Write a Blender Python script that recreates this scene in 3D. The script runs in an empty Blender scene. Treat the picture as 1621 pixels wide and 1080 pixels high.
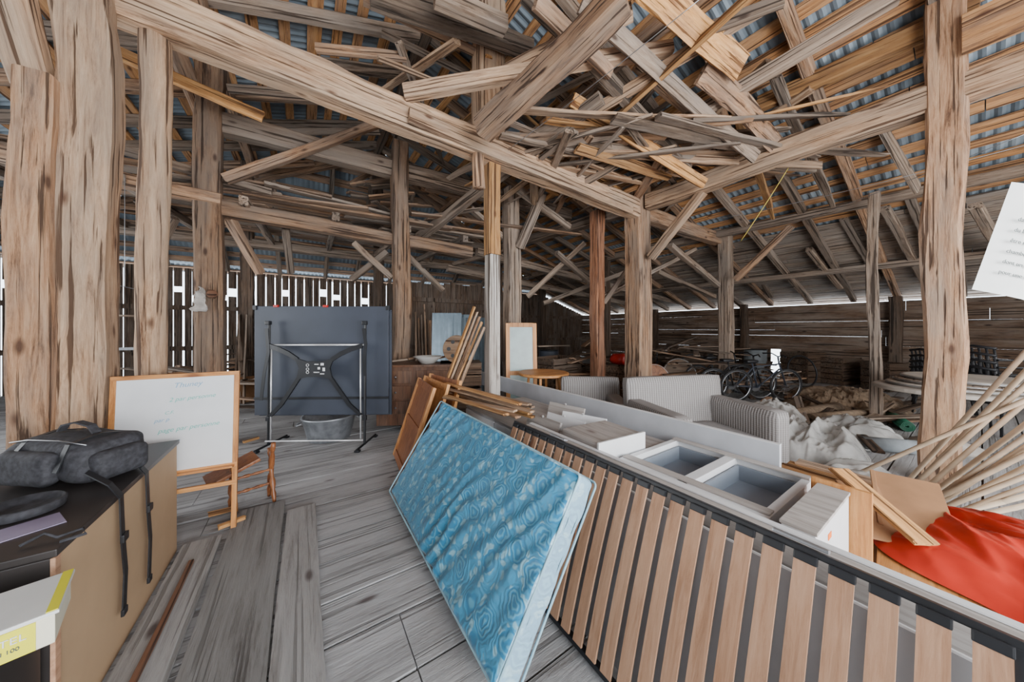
import bpy, bmesh, math, random
from mathutils import Vector, Matrix, Quaternion, noise, Euler
random.seed(7)
R = random.Random(11)
SC = bpy.context.scene
COL = SC.collection
I4 = Matrix.Identity(4)

# ------------------------------------------------------------------ survey
FPX = 495.0; HC = 1.5; YAW = math.radians(33.7)
FW = Vector((math.sin(YAW), math.cos(YAW), 0)); RT = Vector((math.cos(YAW), -math.sin(YAW), 0))
def ray(u, v): return FW + RT*((u-810)/FPX) + Vector((0, 0, (520-v)/FPX))
O = Vector((0, 0, HC))
def PD(u, v, d): return O + ray(u, v)*d
def PZ(u, v, z): r = ray(u, v); return O + r*((z-HC)/r.z)
def PY(u, v, y): r = ray(u, v); return O + r*(y/r.y)
def PX(u, v, x): r = ray(u, v); return O + r*(x/r.x)

# ------------------------------------------------------------------ materials
def newmat(name):
    m = bpy.data.materials.new(name); m.use_nodes = True
    nt = m.node_tree; b = nt.nodes['Principled BSDF']
    return m, nt, b
def N(nt, t, **kw):
    n = nt.nodes.new(t)
    for k, v in kw.items(): setattr(n, k, v)
    return n
def ramp(nt, stops):
    r = N(nt, 'ShaderNodeValToRGB'); e = r.color_ramp.elements
    while len(e) < len(stops): e.new(0.5)
    for i, (p, c) in enumerate(stops):
        e[i].position = p; e[i].color = (c[0], c[1], c[2], 1)
    return r
def mixc(nt, fac, a, b, mode='MIX'):
    m = N(nt, 'ShaderNodeMixRGB', blend_type=mode)
    for sock, val in ((m.inputs[0], fac), (m.inputs[1], a), (m.inputs[2], b)):
        if hasattr(val, 'is_linked'): nt.links.new(val, sock)
        elif isinstance(val, tuple): sock.default_value = (val[0], val[1], val[2], 1)
        else: sock.default_value = val
    return m.outputs[0]
def wood(name, base, light, dark, axis=0, rough=.8, rnd=.38, weather=.35, wcol=(.26, .215, .18), crack=.9, fine=1.0, bump=.7, sat=1.0):
    m, nt, b = newmat(name); L = nt.links.new
    tc = N(nt, 'ShaderNodeTexCoord'); oi = N(nt, 'ShaderNodeObjectInfo')
    mul = N(nt, 'ShaderNodeMath', operation='MULTIPLY'); mul.inputs[1].default_value = 57; L(oi.outputs['Random'], mul.inputs[0])
    def mp(along, cross):
        q = N(nt, 'ShaderNodeMapping'); s = [cross]*3; s[axis] = along
        q.inputs['Scale'].default_value = s; L(tc.outputs['Object'], q.inputs['Vector']); L(mul.outputs[0], q.inputs['Location']); return q
    m1 = mp(1.5*fine, 22*fine)
    n1 = N(nt, 'ShaderNodeTexNoise'); n1.inputs['Scale'].default_value = 1; n1.inputs['Detail'].default_value = 10; n1.inputs['Roughness'].default_value = .78; n1.inputs['Distortion'].default_value = .5
    L(m1.outputs[0], n1.inputs['Vector'])
    r1 = ramp(nt, [(.36, dark), (.49, base), (.66, light)]); L(n1.outputs[0], r1.inputs[0])
    m2 = mp(.9, 4)
    n2 = N(nt, 'ShaderNodeTexNoise'); n2.inputs['Scale'].default_value = 1; n2.inputs['Detail'].default_value = 6; n2.inputs['Roughness'].default_value = .65; L(m2.outputs[0], n2.inputs['Vector'])
    r2 = ramp(nt, [(.40, (0, 0, 0)), (.62, (weather*2,)*3)]); L(n2.outputs[0], r2.inputs[0])
    c = mixc(nt, r2.outputs[0], r1.outputs[0], wcol)
    m3 = mp(.55, 34)
    n3 = N(nt, 'ShaderNodeTexNoise'); n3.inputs['Scale'].default_value = 1; n3.inputs['Detail'].default_value = 4; L(m3.outputs[0], n3.inputs['Vector'])
    r3 = ramp(nt, [(.57, (0, 0, 0)), (.62, (crack,)*3)]); L(n3.outputs[0], r3.inputs[0])
    c = mixc(nt, r3.outputs[0], c, (dark[0]*.4, dark[1]*.38, dark[2]*.36))
    m4 = mp(2.2, 5.5)
    vo = N(nt, 'ShaderNodeTexVoronoi'); vo.inputs['Scale'].default_value = 1; L(m4.outputs[0], vo.inputs['Vector'])
    r4 = ramp(nt, [(.06, (.85,)*3), (.15, (0, 0, 0))]); L(vo.outputs['Distance'], r4.inputs[0])
    c = mixc(nt, r4.outputs[0], c, (dark[0]*.5, dark[1]*.4, dark[2]*.4))
    mr = N(nt, 'ShaderNodeMapRange'); mr.inputs[3].default_value = 1-rnd; mr.inputs[4].default_value = 1+rnd*.55; L(oi.outputs['Random'], mr.inputs[0])
    hs = N(nt, 'ShaderNodeHueSaturation'); hs.inputs['Saturation'].default_value = sat; L(c, hs.inputs['Color']); L(mr.outputs[0], hs.inputs['Value'])
    L(hs.outputs[0], b.inputs['Base Color']); b.inputs['Roughness'].default_value = rough
    bp = N(nt, 'ShaderNodeBump'); bp.inputs['Strength'].default_value = bump; bp.inputs['Distance'].default_value = .02
    sb = N(nt, 'ShaderNodeMath', operation='SUBTRACT'); L(n1.outputs[0], sb.inputs[0]); L(r3.outputs[0], sb.inputs[1]); L(sb.outputs[0], bp.inputs['Height']); L(bp.outputs[0], b.inputs['Normal'])
    return m
def plain(name, col, rough=.5, metal=0, var=.15, scale=6, bump=0, trans=0):
    m, nt, b = newmat(name); L = nt.links.new
    tc = N(nt, 'ShaderNodeTexCoord'); n = N(nt, 'ShaderNodeTexNoise'); n.inputs['Scale'].default_value = scale; n.inputs['Detail'].default_value = 5
    L(tc.outputs['Object'], n.inputs['Vector'])
    d = tuple(c*(1-var) for c in col); l = tuple(min(1, c*(1+var)) for c in col)
    r = ramp(nt, [(.35, d), (.65, l)]); L(n.outputs[0], r.inputs[0]); L(r.outputs[0], b.inputs['Base Color'])
    b.inputs['Roughness'].default_value = rough; b.inputs['Metallic'].default_value = metal
    if trans: b.inputs['Transmission Weight'].default_value = trans; b.inputs['IOR'].default_value = 1.1
    if bump:
        bp = N(nt, 'ShaderNodeBump'); bp.inputs['Strength'].default_value = bump; bp.inputs['Distance'].default_value = .01
        L(n.outputs[0], bp.inputs['Height']); L(bp.outputs[0], b.inputs['Normal'])
    return m
W_beam = wood('hewn_timber', (.38, .21, .115), (.58, .38, .235), (.10, .046, .023), weather=.32)
W_pale = wood('pale_hewn_timber', (.50, .31, .185), (.72, .51, .34), (.17, .08, .038), weather=.32, wcol=(.34, .265, .205))
W_grey = wood('weathered_grey_timber', (.27, .19, .135), (.43, .335, .26), (.085, .053, .034), weather=.4)
W_orange = wood('fresh_orange_timber', (.60, .29, .09), (.80, .47, .20), (.24, .095, .03), weather=.15)
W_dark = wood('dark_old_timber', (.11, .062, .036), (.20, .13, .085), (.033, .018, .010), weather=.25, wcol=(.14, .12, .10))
W_red = wood('reddish_post_timber', (.27, .11, .052), (.40, .19, .10), (.10, .036, .017), weather=.15)
W_floorX = wood('dusty_floor_boards', (.28, .278, .28), (.365, .363, .368), (.165, .155, .15), weather=.5, wcol=(.39, .388, .395), crack=.5, fine=1.4, bump=.7)
W_plank = wood('loose_grey_plank', (.30, .29, .282), (.39, .38, .373), (.17, .155, .145), weather=.4, wcol=(.40, .395, .39), fine=1.5, crack=.5)
W_sheath = wood('roof_sheathing_wood', (.50, .235, .085), (.66, .38, .17), (.16, .067, .026), axis=1, weather=.18)
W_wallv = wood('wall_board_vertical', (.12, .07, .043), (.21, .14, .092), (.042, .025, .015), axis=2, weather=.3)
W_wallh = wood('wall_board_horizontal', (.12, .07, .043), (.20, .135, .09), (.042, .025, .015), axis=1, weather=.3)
W_deck = wood('roof_deck_boards', (.27, .20, .15), (.41, .33, .265), (.11, .072, .05), axis=1, weather=.4, wcol=(.29, .255, .225))
W_slat = wood('beech_slat_wood', (.44, .245, .145), (.52, .315, .20), (.32, .165, .09), axis=1, weather=.05, crack=.15, rnd=.1, fine=1.5, bump=.1)
W_frame = wood('orange_pine_frame', (.56, .24, .07), (.68, .35, .13), (.34, .12, .03), weather=.03, crack=.2, rnd=.15, bump=.1, rough=.5)
W_frameZ = wood('orange_pine_upright', (.56, .24, .07), (.68, .35, .13), (.34, .12, .03), axis=2, weather=.03, crack=.2, rnd=.15, bump=.1, rough=.5)
W_brownZ = wood('varnished_brown_wood', (.26, .09, .03), (.36, .145, .055), (.12, .035, .013), axis=2, weather=.03, crack=.2, rnd=.1, bump=.1, rough=.4)
W_deskZ = wood('dark_desk_wood', (.12, .05, .024), (.19, .085, .04), (.05, .018, .008), axis=2, weather=.1, crack=.2, rnd=.1, bump=.1, rough=.45)
W_oak = wood('grey_oak_laminate', (.40, .37, .35), (.48, .45, .43), (.28, .255, .235), axis=1, weather=.05, crack=.25, rnd=.05, bump=.05, rough=.5)
W_white = wood('whitewashed_post_wood', (.44, .39, .34), (.58, .54, .50), (.18, .13, .10), weather=.4, wcol=(.54, .51, .48))
M_white = plain('white_laminate', (.68, .69, .71), .4, var=.04)
M_offw = plain('off_white_panel', (.43, .445, .48), .45, var=.06)
M_midgrey = plain('mid_grey_panel', (.31, .315, .33), .5, var=.06)
M_greytray = plain('grey_drawer_tray', (.20, .23, .275), .45, var=.05)
M_black = plain('black_plastic', (.012, .013, .016), .45, var=.2)
M_blacktop = plain('black_laminate_top', (.026, .022, .021), .42, var=.3, scale=3)
M_blackfab = plain('black_nylon_fabric', (.030, .030, .036), .8, var=.4, scale=40, bump=.3)
M_slate = plain('charcoal_slate_board', (.040, .048, .068), .5, var=.12, scale=2)
M_card = plain('tan_hardboard', (.44, .295, .175), .75, var=.07, scale=3)
M_card2 = plain('brown_cardboard', (.34, .18, .088), .85, var=.15, scale=5)
M_chrome = plain('brushed_steel_tube', (.78, .79, .81), .35, .5, var=.05)
M_steel = plain('dull_steel', (.35, .36, .38), .4, .9, var=.15)
M_zinc = plain('zinc_tub_metal', (.36, .38, .41), .42, .6, var=.25, scale=10)
M_red = plain('red_tarpaulin', (.58, .035, .02), .3, var=.15, scale=3, bump=.15)
M_redp = plain('red_plastic', (.50, .02, .015), .4)
M_plastic = plain('milky_plastic_sheet', (.70, .69, .67), .15, var=.25, scale=5, bump=.3, trans=.55)
M_pole = plain('pale_pole_wood', (.58, .45, .32), .5, var=.15, scale=8)
M_rubber = plain('tyre_rubber', (.02, .02, .022), .7, var=.2)
M_paper = plain('white_paper_sheet', (.62, .63, .62), .7, var=.05)
M_ink = plain('grey_ink', (.08, .10, .10), .7, var=0)
M_mg = plain('green_marker_ink', (.12, .48, .42), .6, var=0)
M_mb = plain('blue_marker_ink', (.20, .38, .55), .6, var=0)
M_lime = plain('yellow_green_label', (.66, .62, .02), .55, var=.05)
M_cream = plain('cream_cardboard', (.66, .63, .50), .7, var=.06)
M_purple = plain('lilac_paper', (.27, .23, .34), .7, var=.08)
M_carpet = plain('beige_carpet_back', (.24, .175, .12), .95, var=.25, scale=20, bump=.4)
M_greyroll = plain('grey_roll_material', (.20, .22, .235), .8, var=.2)
M_ceram = plain('white_enamel', (.65, .64, .61), .3, var=.08)
M_yellow = plain('yellow_strap', (.70, .56, .12), .6)
M_orangest = plain('orange_sticker', (.85, .18, .02), .6, var=0)
M_stone = plain('pale_table_stone', (.38, .34, .30), .7, var=.15)
M_cloth = plain('white_cloth', (.46, .43, .40), .9, var=.2, scale=14, bump=.5)
M_terr = plain('blue_grey_sheet_metal', (.14, .185, .22), .35, .6, var=.1)
M_glass = plain('frosted_glass_panel', (.26, .35, .35), .3, var=.1)
M_green = plain('green_hose', (.03, .15, .09), .5)
M_cush = plain('grey_cushion_fabric', (.27, .26, .26), .9, var=.08, scale=30, bump=.2)

def roofmetal():
    m, nt, b = newmat('corrugated_roof_metal'); L = nt.links.new
    tc = N(nt, 'ShaderNodeTexCoord'); n = N(nt, 'ShaderNodeTexNoise'); n.inputs['Scale'].default_value = 1.1; n.inputs['Detail'].default_value = 6
    L(tc.outputs['Object'], n.inputs['Vector'])
    r = ramp(nt, [(.3, (.14, .175, .21)), (.55, (.25, .31, .365)), (.75, (.36, .43, .49))]); L(n.outputs[0], r.inputs[0]); L(r.outputs[0], b.inputs['Base Color'])
    b.inputs['Metallic'].default_value = .2; b.inputs['Roughness'].default_value = .4
    return m
M_roof = roofmetal()
def mattressmat(name, pale=0.0):
    m, nt, b = newmat(name); L = nt.links.new
    tc = N(nt, 'ShaderNodeTexCoord')
    def warp(scale, amt):
        dn = N(nt, 'ShaderNodeTexNoise'); dn.inputs['Scale'].default_value = scale; dn.inputs['Detail'].default_value = 2; L(tc.outputs['Object'], dn.inputs['Vector'])
        sc = N(nt, 'ShaderNodeVectorMath', operation='SCALE'); sc.inputs[3].default_value = amt; L(dn.outputs['Color'], sc.inputs[0]); return sc
    a1 = N(nt, 'ShaderNodeVectorMath', operation='ADD'); L(tc.outputs['Object'], a1.inputs[0]); L(warp(14, .08).outputs[0], a1.inputs[1])
    fl = N(nt, 'ShaderNodeMapping'); fl.inputs['Scale'].default_value = (1, 1, .6 if pale else .05); L(a1.outputs[0], fl.inputs[0])
    vo = N(nt, 'ShaderNodeTexVoronoi'); vo.inputs['Scale'].default_value = 7.0; vo.inputs['Randomness'].default_value = .45; L(fl.outputs[0], vo.inputs['Vector'])
    mu = N(nt, 'ShaderNodeMath', operation='MULTIPLY'); mu.inputs[1].default_value = 44; L(vo.outputs['Distance'], mu.inputs[0])
    sn = N(nt, 'ShaderNodeMath', operation='SINE'); L(mu.outputs[0], sn.inputs[0])
    lt = N(nt, 'ShaderNodeMath', operation='LESS_THAN'); lt.inputs[1].default_value = .43; L(vo.outputs['Distance'], lt.inputs[0])
    v2 = N(nt, 'ShaderNodeTexVoronoi'); v2.inputs['Scale'].default_value = 22; L(fl.outputs[0], v2.inputs['Vector'])
    lf = ramp(nt, [(.32, (1, 1, 1)), (.44, (0, 0, 0))]); L(v2.outputs['Distance'], lf.inputs[0])
    P = lambda c: tuple(x*(1-pale)+y*pale for x, y in zip(c, (.66, .80, .86)))
    rg = ramp(nt, [(.35, P((.022, .21, .40))), (.85, P((.085, .35, .53)))])
    mr = N(nt, 'ShaderNodeMapRange'); mr.inputs[1].default_value = -1; L(sn.outputs[0], mr.inputs[0]); L(mr.outputs[0], rg.inputs[0])
    bg = mixc(nt, lf.outputs[0], P((.04, .26, .45)), P((.21, .45, .57)))
    c = mixc(nt, lt.outputs[0], bg, rg.outputs[0])
    L(c, b.inputs['Base Color']); b.inputs['Roughness'].default_value = .42
    b.inputs['Sheen Weight'].default_value = .2
    bp = N(nt, 'ShaderNodeBump'); bp.inputs['Strength'].default_value = .25; bp.inputs['Distance'].default_value = .01; L(mr.outputs[0], bp.inputs['Height']); L(bp.outputs[0], b.inputs['Normal'])
    return m
M_mat = mattressmat('blue_rose_mattress_fabric'); M_mat_lit = mattressmat('lit_mattress_border', .38)  # second one is a paler copy: strong light on the border put into colour
def rattan():
    m, nt, b = newmat('grey_woven_rattan'); L = nt.links.new
    tc = N(nt, 'ShaderNodeTexCoord')
    ad = N(nt, 'ShaderNodeSeparateXYZ'); L(tc.outputs['Object'], ad.inputs[0])
    s = N(nt, 'ShaderNodeMath', operation='ADD'); L(ad.outputs[0], s.inputs[0]); L(ad.outputs[1], s.inputs[1])
    mu = N(nt, 'ShaderNodeMath', operation='MULTIPLY'); mu.inputs[1].default_value = 215; L(s.outputs[0], mu.inputs[0])
    sn = N(nt, 'ShaderNodeMath', operation='SINE'); L(mu.outputs[0], sn.inputs[0])
    mz = N(nt, 'ShaderNodeMath', operation='MULTIPLY'); mz.inputs[1].default_value = 300; L(ad.outputs[2], mz.inputs[0])
    sz = N(nt, 'ShaderNodeMath', operation='SINE'); L(mz.outputs[0], sz.inputs[0])
    mm = N(nt, 'ShaderNodeMath', operation='MULTIPLY_ADD'); mm.inputs[1].default_value = .3; L(sz.outputs[0], mm.inputs[0]); L(sn.outputs[0], mm.inputs[2])
    r = ramp(nt, [(.0, (.13, .12, .115)), (.4, (.215, .20, .195)), (.8, (.28, .265, .26))])
    mr = N(nt, 'ShaderNodeMapRange'); mr.inputs[1].default_value = -1.2; mr.inputs[2].default_value = 1.2; L(mm.outputs[0], mr.inputs[0]); L(mr.outputs[0], r.inputs[0])
    L(r.outputs[0], b.inputs['Base Color']); b.inputs['Roughness'].default_value = .6
    bp = N(nt, 'ShaderNodeBump'); bp.inputs['Strength'].default_value = .4; bp.inputs['Distance'].default_value = .01; L(mr.outputs[0], bp.inputs['Height']); L(bp.outputs[0], b.inputs['Normal'])
    return m
M_rat = rattan()

# ------------------------------------------------------------------ mesh helpers
def finish(ob, label=None, cat=None, group=None, kind=None):
    if label: ob['label'] = label
    if cat: ob['category'] = cat
    if group: ob['group'] = group
    if kind: ob['kind'] = kind
    return ob
def mk(name, me, mats, M=I4, parent=None, smooth=False, **kw):
    if isinstance(me, bmesh.types.BMesh):
        q = bpy.data.meshes.new(name); bmesh.ops.recalc_face_normals(me, faces=me.faces); me.to_mesh(q); me.free(); me = q
    for m in (mats if isinstance(mats, (list, tuple)) else [mats]): me.materials.append(m)
    if smooth:
        for p in me.polygons: p.use_smooth = True
    ob = bpy.data.objects.new(name, me); COL.objects.link(ob)
    if parent: ob.parent = parent
    ob.matrix_local = M
    return finish(ob, **kw)
def root(name, label, cat, loc, rz=0, M=None, group=None):
    e = bpy.data.objects.new(name, None); COL.objects.link(e); e.empty_display_size = .1
    e.matrix_local = M if M is not None else Matrix.Translation(loc) @ Matrix.Rotation(rz, 4, 'Z')
    return finish(e, label, cat, group)
def merge(bm, tmp, M=I4):
    tmp.transform(M); me = bpy.data.meshes.new('tmp'); tmp.to_mesh(me); tmp.free(); bm.from_mesh(me); bpy.data.meshes.remove(me)
def abox(bm, c, s, bev=.004, M=I4):
    t = bmesh.new(); bmesh.ops.create_cube(t, size=1)
    bmesh.ops.scale(t, vec=Vector(s), verts=t.verts)
    if bev: bmesh.ops.bevel(t, geom=t.edges[:], offset=min(bev, min(s)*.4), segments=2, affect='EDGES', profile=.7)
    merge(bm, t, M @ Matrix.Translation(c)); return bm
def nbox(c, s, bev=.004, M=I4): return abox(bmesh.new(), c, s, bev, M)
def rbox(s, r, cuts=10, fn=None):
    t = bmesh.new(); bmesh.ops.create_cube(t, size=1)
    bmesh.ops.subdivide_edges(t, edges=t.edges[:], cuts=cuts, use_grid_fill=True)
    h = Vector(s)/2
    for v in t.verts:
        p = Vector((v.co.x*s[0], v.co.y*s[1], v.co.z*s[2]))
        q = Vector([max(-h[i]+r, min(h[i]-r, p[i])) for i in range(3)])
        d = p-q
        if d.length > 1e-6: p = q + d.normalized()*r
        if fn: p = fn(p)
        v.co = p
    return t
def tube(bm, pts, r, n=8, closed=False, rr=None):
    pts = [Vector(p) for p in pts]; k = len(pts); rings = []; prev = None
    for i, p in enumerate(pts):
        a = pts[(i-1) % k] if (closed or i > 0) else p; b = pts[(i+1) % k] if (closed or i < k-1) else p
        t = (b-a).normalized()
        if prev is None:
            ref = Vector((0, 0, 1)) if abs(t.z) < .9 else Vector((1, 0, 0)); x = t.cross(ref).normalized()
        else: x = (prev - t*prev.dot(t)).normalized()
        prev = x; y = t.cross(x)
        rad = rr[i] if rr else r
        rings.append([bm.verts.new(p + (x*math.cos(2*math.pi*j/n) + y*math.sin(2*math.pi*j/n))*rad) for j in range(n)])
    m = k if closed else k-1
    for i in range(m):
        A = rings[i]; B = rings[(i+1) % k]
        for j in range(n): bm.faces.new((A[j], A[(j+1) % n], B[(j+1) % n], B[j]))
    if not closed: bm.faces.new(rings[0][::-1]); bm.faces.new(rings[-1])
    return bm
def ntube(pts, r, n=8, **k): return tube(bmesh.new(), pts, r, n, **k)
def circ(c, r, ax='y', n=28, a0=0, a1=2*math.pi):
    out = []
    for i in range(n):
        a = a0+(a1-a0)*i/n
        p = (r*math.cos(a), 0, r*math.sin(a)) if ax == 'y' else ((r*math.cos(a), r*math.sin(a), 0) if ax == 'z' else (0, r*math.cos(a), r*math.sin(a)))
        out.append(Vector(c)+Vector(p))
    return out
def ribbon(bm, pts, w, th, wdir):
    wd = Vector(wdir).normalized(); rings = []; k = len(pts); pts = [Vector(p) for p in pts]
    for i, p in enumerate(pts):
        t = (pts[min(i+1, k-1)]-pts[max(i-1, 0)]).normalized(); nn = t.cross(wd).normalized()
        rings.append([bm.verts.new(p+wd*a*w/2+nn*b*th/2) for a, b in ((-1, -1), (1, -1), (1, 1), (-1, 1))])
    for A, B in zip(rings, rings[1:]):
        for j in range(4): bm.faces.new((A[j], A[(j+1) % 4], B[(j+1) % 4], B[j]))
    bm.faces.new(rings[0]); bm.faces.new(rings[-1][::-1]); return bm
def lathe(bm, prof, n=28, c=(0, 0, 0)):
    c = Vector(c); rings = [[bm.verts.new(c+Vector((r*math.cos(2*math.pi*j/n), r*math.sin(2*math.pi*j/n), z))) for j in range(n)] for r, z in prof]
    for A, B in zip(rings, rings[1:]):
        for j in range(n): bm.faces.new((A[j], A[(j+1) % n], B[(j+1) % n], B[j]))
    bm.faces.new(rings[0][::-1]); bm.faces.new(rings[-1]); return bm
def openbox(bm, s, t=.018, c=(0, 0, 0), bev=.003):
    x, y, z = s; cx, cy, cz = c
    abox(bm, (cx, cy, cz+t/2), (x, y, t), bev)
    abox(bm, (cx-x/2+t/2, cy, cz+z/2), (t, y, z), bev); abox(bm, (cx+x/2-t/2, cy, cz+z/2), (t, y, z), bev)
    abox(bm, (cx, cy-y/2+t/2, cz+z/2), (x-2*t, t, z), bev); abox(bm, (cx, cy+y/2-t/2, cz+z/2), (x-2*t, t, z), bev)
    return bm
def textmesh(s, size, ext=.0006, shear=0):
    cu = bpy.data.curves.new('txt', 'FONT'); cu.body = s; cu.size = size; cu.extrude = ext; cu.align_x = 'LEFT'; cu.shear = shear
    ob = bpy.data.objects.new('txt', cu); COL.objects.link(ob); bpy.context.view_layer.update()
    me = bpy.data.meshes.new_from_object(ob.evaluated_get(bpy.context.evaluated_depsgraph_get()))
    bpy.data.objects.remove(ob); return me

def timber_mesh(L, w, h, irr=.012, log=False, seed=0, split=False):
    rr = random.Random(seed); n = max(3, int(L/.15)); vs = []; fs = []
    if log: prof = [(math.cos(2*math.pi*k/12)*.5, math.sin(2*math.pi*k/12)*.5) for k in range(12)]
    else:
        c = .5-.10
        prof = [(-.5, -c), (-c, -.5), (c, -.5), (.5, -c), (.5, c), (c, .5), (-c, .5), (-.5, c)]
    K = len(prof); s0 = rr.random()*100
    bow = rr.uniform(-1, 1)*.004*L; tap = rr.uniform(0, .10)
    for i in range(n+1):
        t = i/n; x = t*L
        oy = noise.noise(Vector((x*.8, s0, 0)))*irr*1.5 + bow*math.sin(math.pi*t); oz = noise.noise(Vector((x*.8, 0, s0)))*irr*1.5
        sc = 1-tap*t
        if split: sc *= 1-.55*max(0, (t-.8)/.2)*rr.uniform(.6, 1)
        for k, (a, b) in enumerate(prof):
            j = noise.noise(Vector((x*3.2, k*3.1, s0)))*irr
            vs.append((x + (noise.noise(Vector((k*2, s0, t)))*.02 if i in (0, n) else 0), a*(w*sc+j)+oy, b*(h*sc+j)+oz))
    for i in range(n):
        for k in range(K):
            a = i*K+k; b = i*K+(k+1) % K; fs.append((a, b, b+K, a+K))
    fs.append(tuple(range(K))[::-1]); fs.append(tuple(range(n*K, n*K+K)))
    me = bpy.data.meshes.new('timber'); me.from_pydata(vs, [], fs); me.update(); return me
_sd = [0]
def timber(name, p1, p2, w, h, mat, label, cat='beam', group=None, irr=.012, log=False, roll=0, split=False):
    _sd[0] += 1; p1 = Vector(p1); p2 = Vector(p2); d = p2-p1; L = d.length
    q = d.to_track_quat('X', 'Z') if abs(d.normalized().z) < .98 else d.to_track_quat('X', 'Y')
    M = Matrix.Translation(p1) @ q.to_matrix().to_4x4() @ Matrix.Rotation(roll, 4, 'X')
    return mk(name, timber_mesh(L, w, h, irr, log, _sd[0], split), mat, M, smooth=log, label=label, cat=cat, group=group)

# ------------------------------------------------------------------ room
XR, ZR, TS = 1.5, 6.0, .327
YH, YB, ZB, TH = 8.3, 12.0, 3.3, .73
YF = -3.5; XRW = 12.5; XLW = -7.5
def roofz(x, y): return min(ZR-TS*abs(x-XR), ZB+TH*(YB-y))
vs, fs, mi = [], [], []
def qbox(x0, x1, y0, y1, z0, z1, m=0):
    b = len(vs); vs.extend([(x0, y0, z0), (x1, y0, z0), (x1, y1, z0), (x0, y1, z0), (x0, y0, z1), (x1, y0, z1), (x1, y1, z1), (x0, y1, z1)])
    for f in ((0, 3, 2, 1), (4, 5, 6, 7), (0, 1, 5, 4), (1, 2, 6, 5), (2, 3, 7, 6), (3, 0, 4, 7)):
        fs.append(tuple(b+i for i in f)); mi.append(m)
def pbox(pts, dn, m=0):
    b = len(vs); vs.extend([tuple(p) for p in pts]); vs.extend([tuple(Vector(p)+dn) for p in pts])
    for f in ((0, 1, 2, 3), (7, 6, 5, 4), (0, 4, 5, 1), (1, 5, 6, 2), (2, 6, 7, 3), (3, 7, 4, 0)):
        fs.append(tuple(b+i for i in f)); mi.append(m)
def flush(name, mats, kind='structure'):
    global vs, fs, mi
    me = bpy.data.meshes.new(name); me.from_pydata(vs, [], fs); me.update()
    ob = mk(name, me, mats, kind=kind)
    for p, k in zip(me.polygons, mi): p.material_index = k
    vs, fs, mi = [], [], []
    return ob
# floor
y = YF
while y < YB:
    w = R.uniform(.24, .34); x = XLW - R.uniform(0, 2)
    while x < XRW:
        l = R.uniform(2.5, 4.5); z = R.uniform(-.012, .0)
        qbox(x, min(x+l, XRW+.1)-.006, y, y+w-.014, -.04, z); x += l
    y += w
qbox(XLW-2, XRW+.2, YF, YB+.1, -.12, -.041, 1)
flush('floor', [W_floorX, W_dark])
# ceiling: corrugated metal + sheathing boards
def corr(a): return .014*math.sin(a*2*math.pi/.11)
step = .0275
for sgn, xe in ((1, XRW+.35), (-1, XLW-.4)):
    yy = YF; prev = None
    while yy < YB+.25:
        xs = XR if yy < YH else XR+sgn*(yy-YH)/.448
        if sgn*(xe-xs) <= 0: break
        c = corr(yy); b = len(vs)
        vs.append((xs, yy, ZR-TS*abs(xs-XR)+c)); vs.append((xe, yy, ZR-TS*abs(xe-XR)+c))
        if prev is not None: fs.append((prev, prev+1, b+1, b)); mi.append(0)
        prev = b; yy += step
xx = XR-8.6; prev = None
while xx < XR+8.6:
    ys = YH+.448*abs(xx-XR); c = corr(xx); b = len(vs); ye = YB+.3
    vs.append((xx, ys, ZB+TH*(YB-ys)+c)); vs.append((xx, ye, ZB+TH*(YB-ye)+c))
    if prev is not None: fs.append((prev, prev+1, b+1, b)); mi.append(0)
    prev = b; xx += step
for sgn, xe in ((1, XRW+.3), (-1, XLW)):
    d = .12
    while XR+sgn*d < xe if sgn > 0 else XR+sgn*d > xe:
        w = R.uniform(.10, .17); x0 = XR+sgn*d; x1 = XR+sgn*(d+w)
        solid = (sgn > 0 and d > 7.1)
        ye = YH+.448*d if d < 8.2 else YB
        ya = YF
        while ya < ye:
            yb = min(ye, ya+R.uniform(2.5, 5))
            zz = lambda x: ZR-TS*abs(x-XR)-.022
            pbox([(x0, ya+.01, zz(x0)), (x1, ya+.01, zz(x1)), (x1, yb, zz(x1)), (x0, yb, zz(x0))], Vector((0, 0, -.028)), 2 if solid else 1)
            ya = yb
        d += w + (R.choice([.01, .02, .05]) if solid else R.uniform(.11, .24))
yy = YH+.2
while yy < YB+.1:
    w = R.uniform(.11, .17); hx = (yy-YH)/.448
    z0 = ZB+TH*(YB-yy)-.03; z1 = ZB+TH*(YB-yy-w)-.03
    pbox([(XR-hx, yy, z0), (XR+hx, yy, z0), (XR+hx, yy+w, z1), (XR-hx, yy+w, z1)], Vector((0, 0, -.028)), 3)
    yy += w+R.uniform(.12, .22)
flush('ceiling', [M_roof, W_sheath, W_deck, W_beam])
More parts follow.
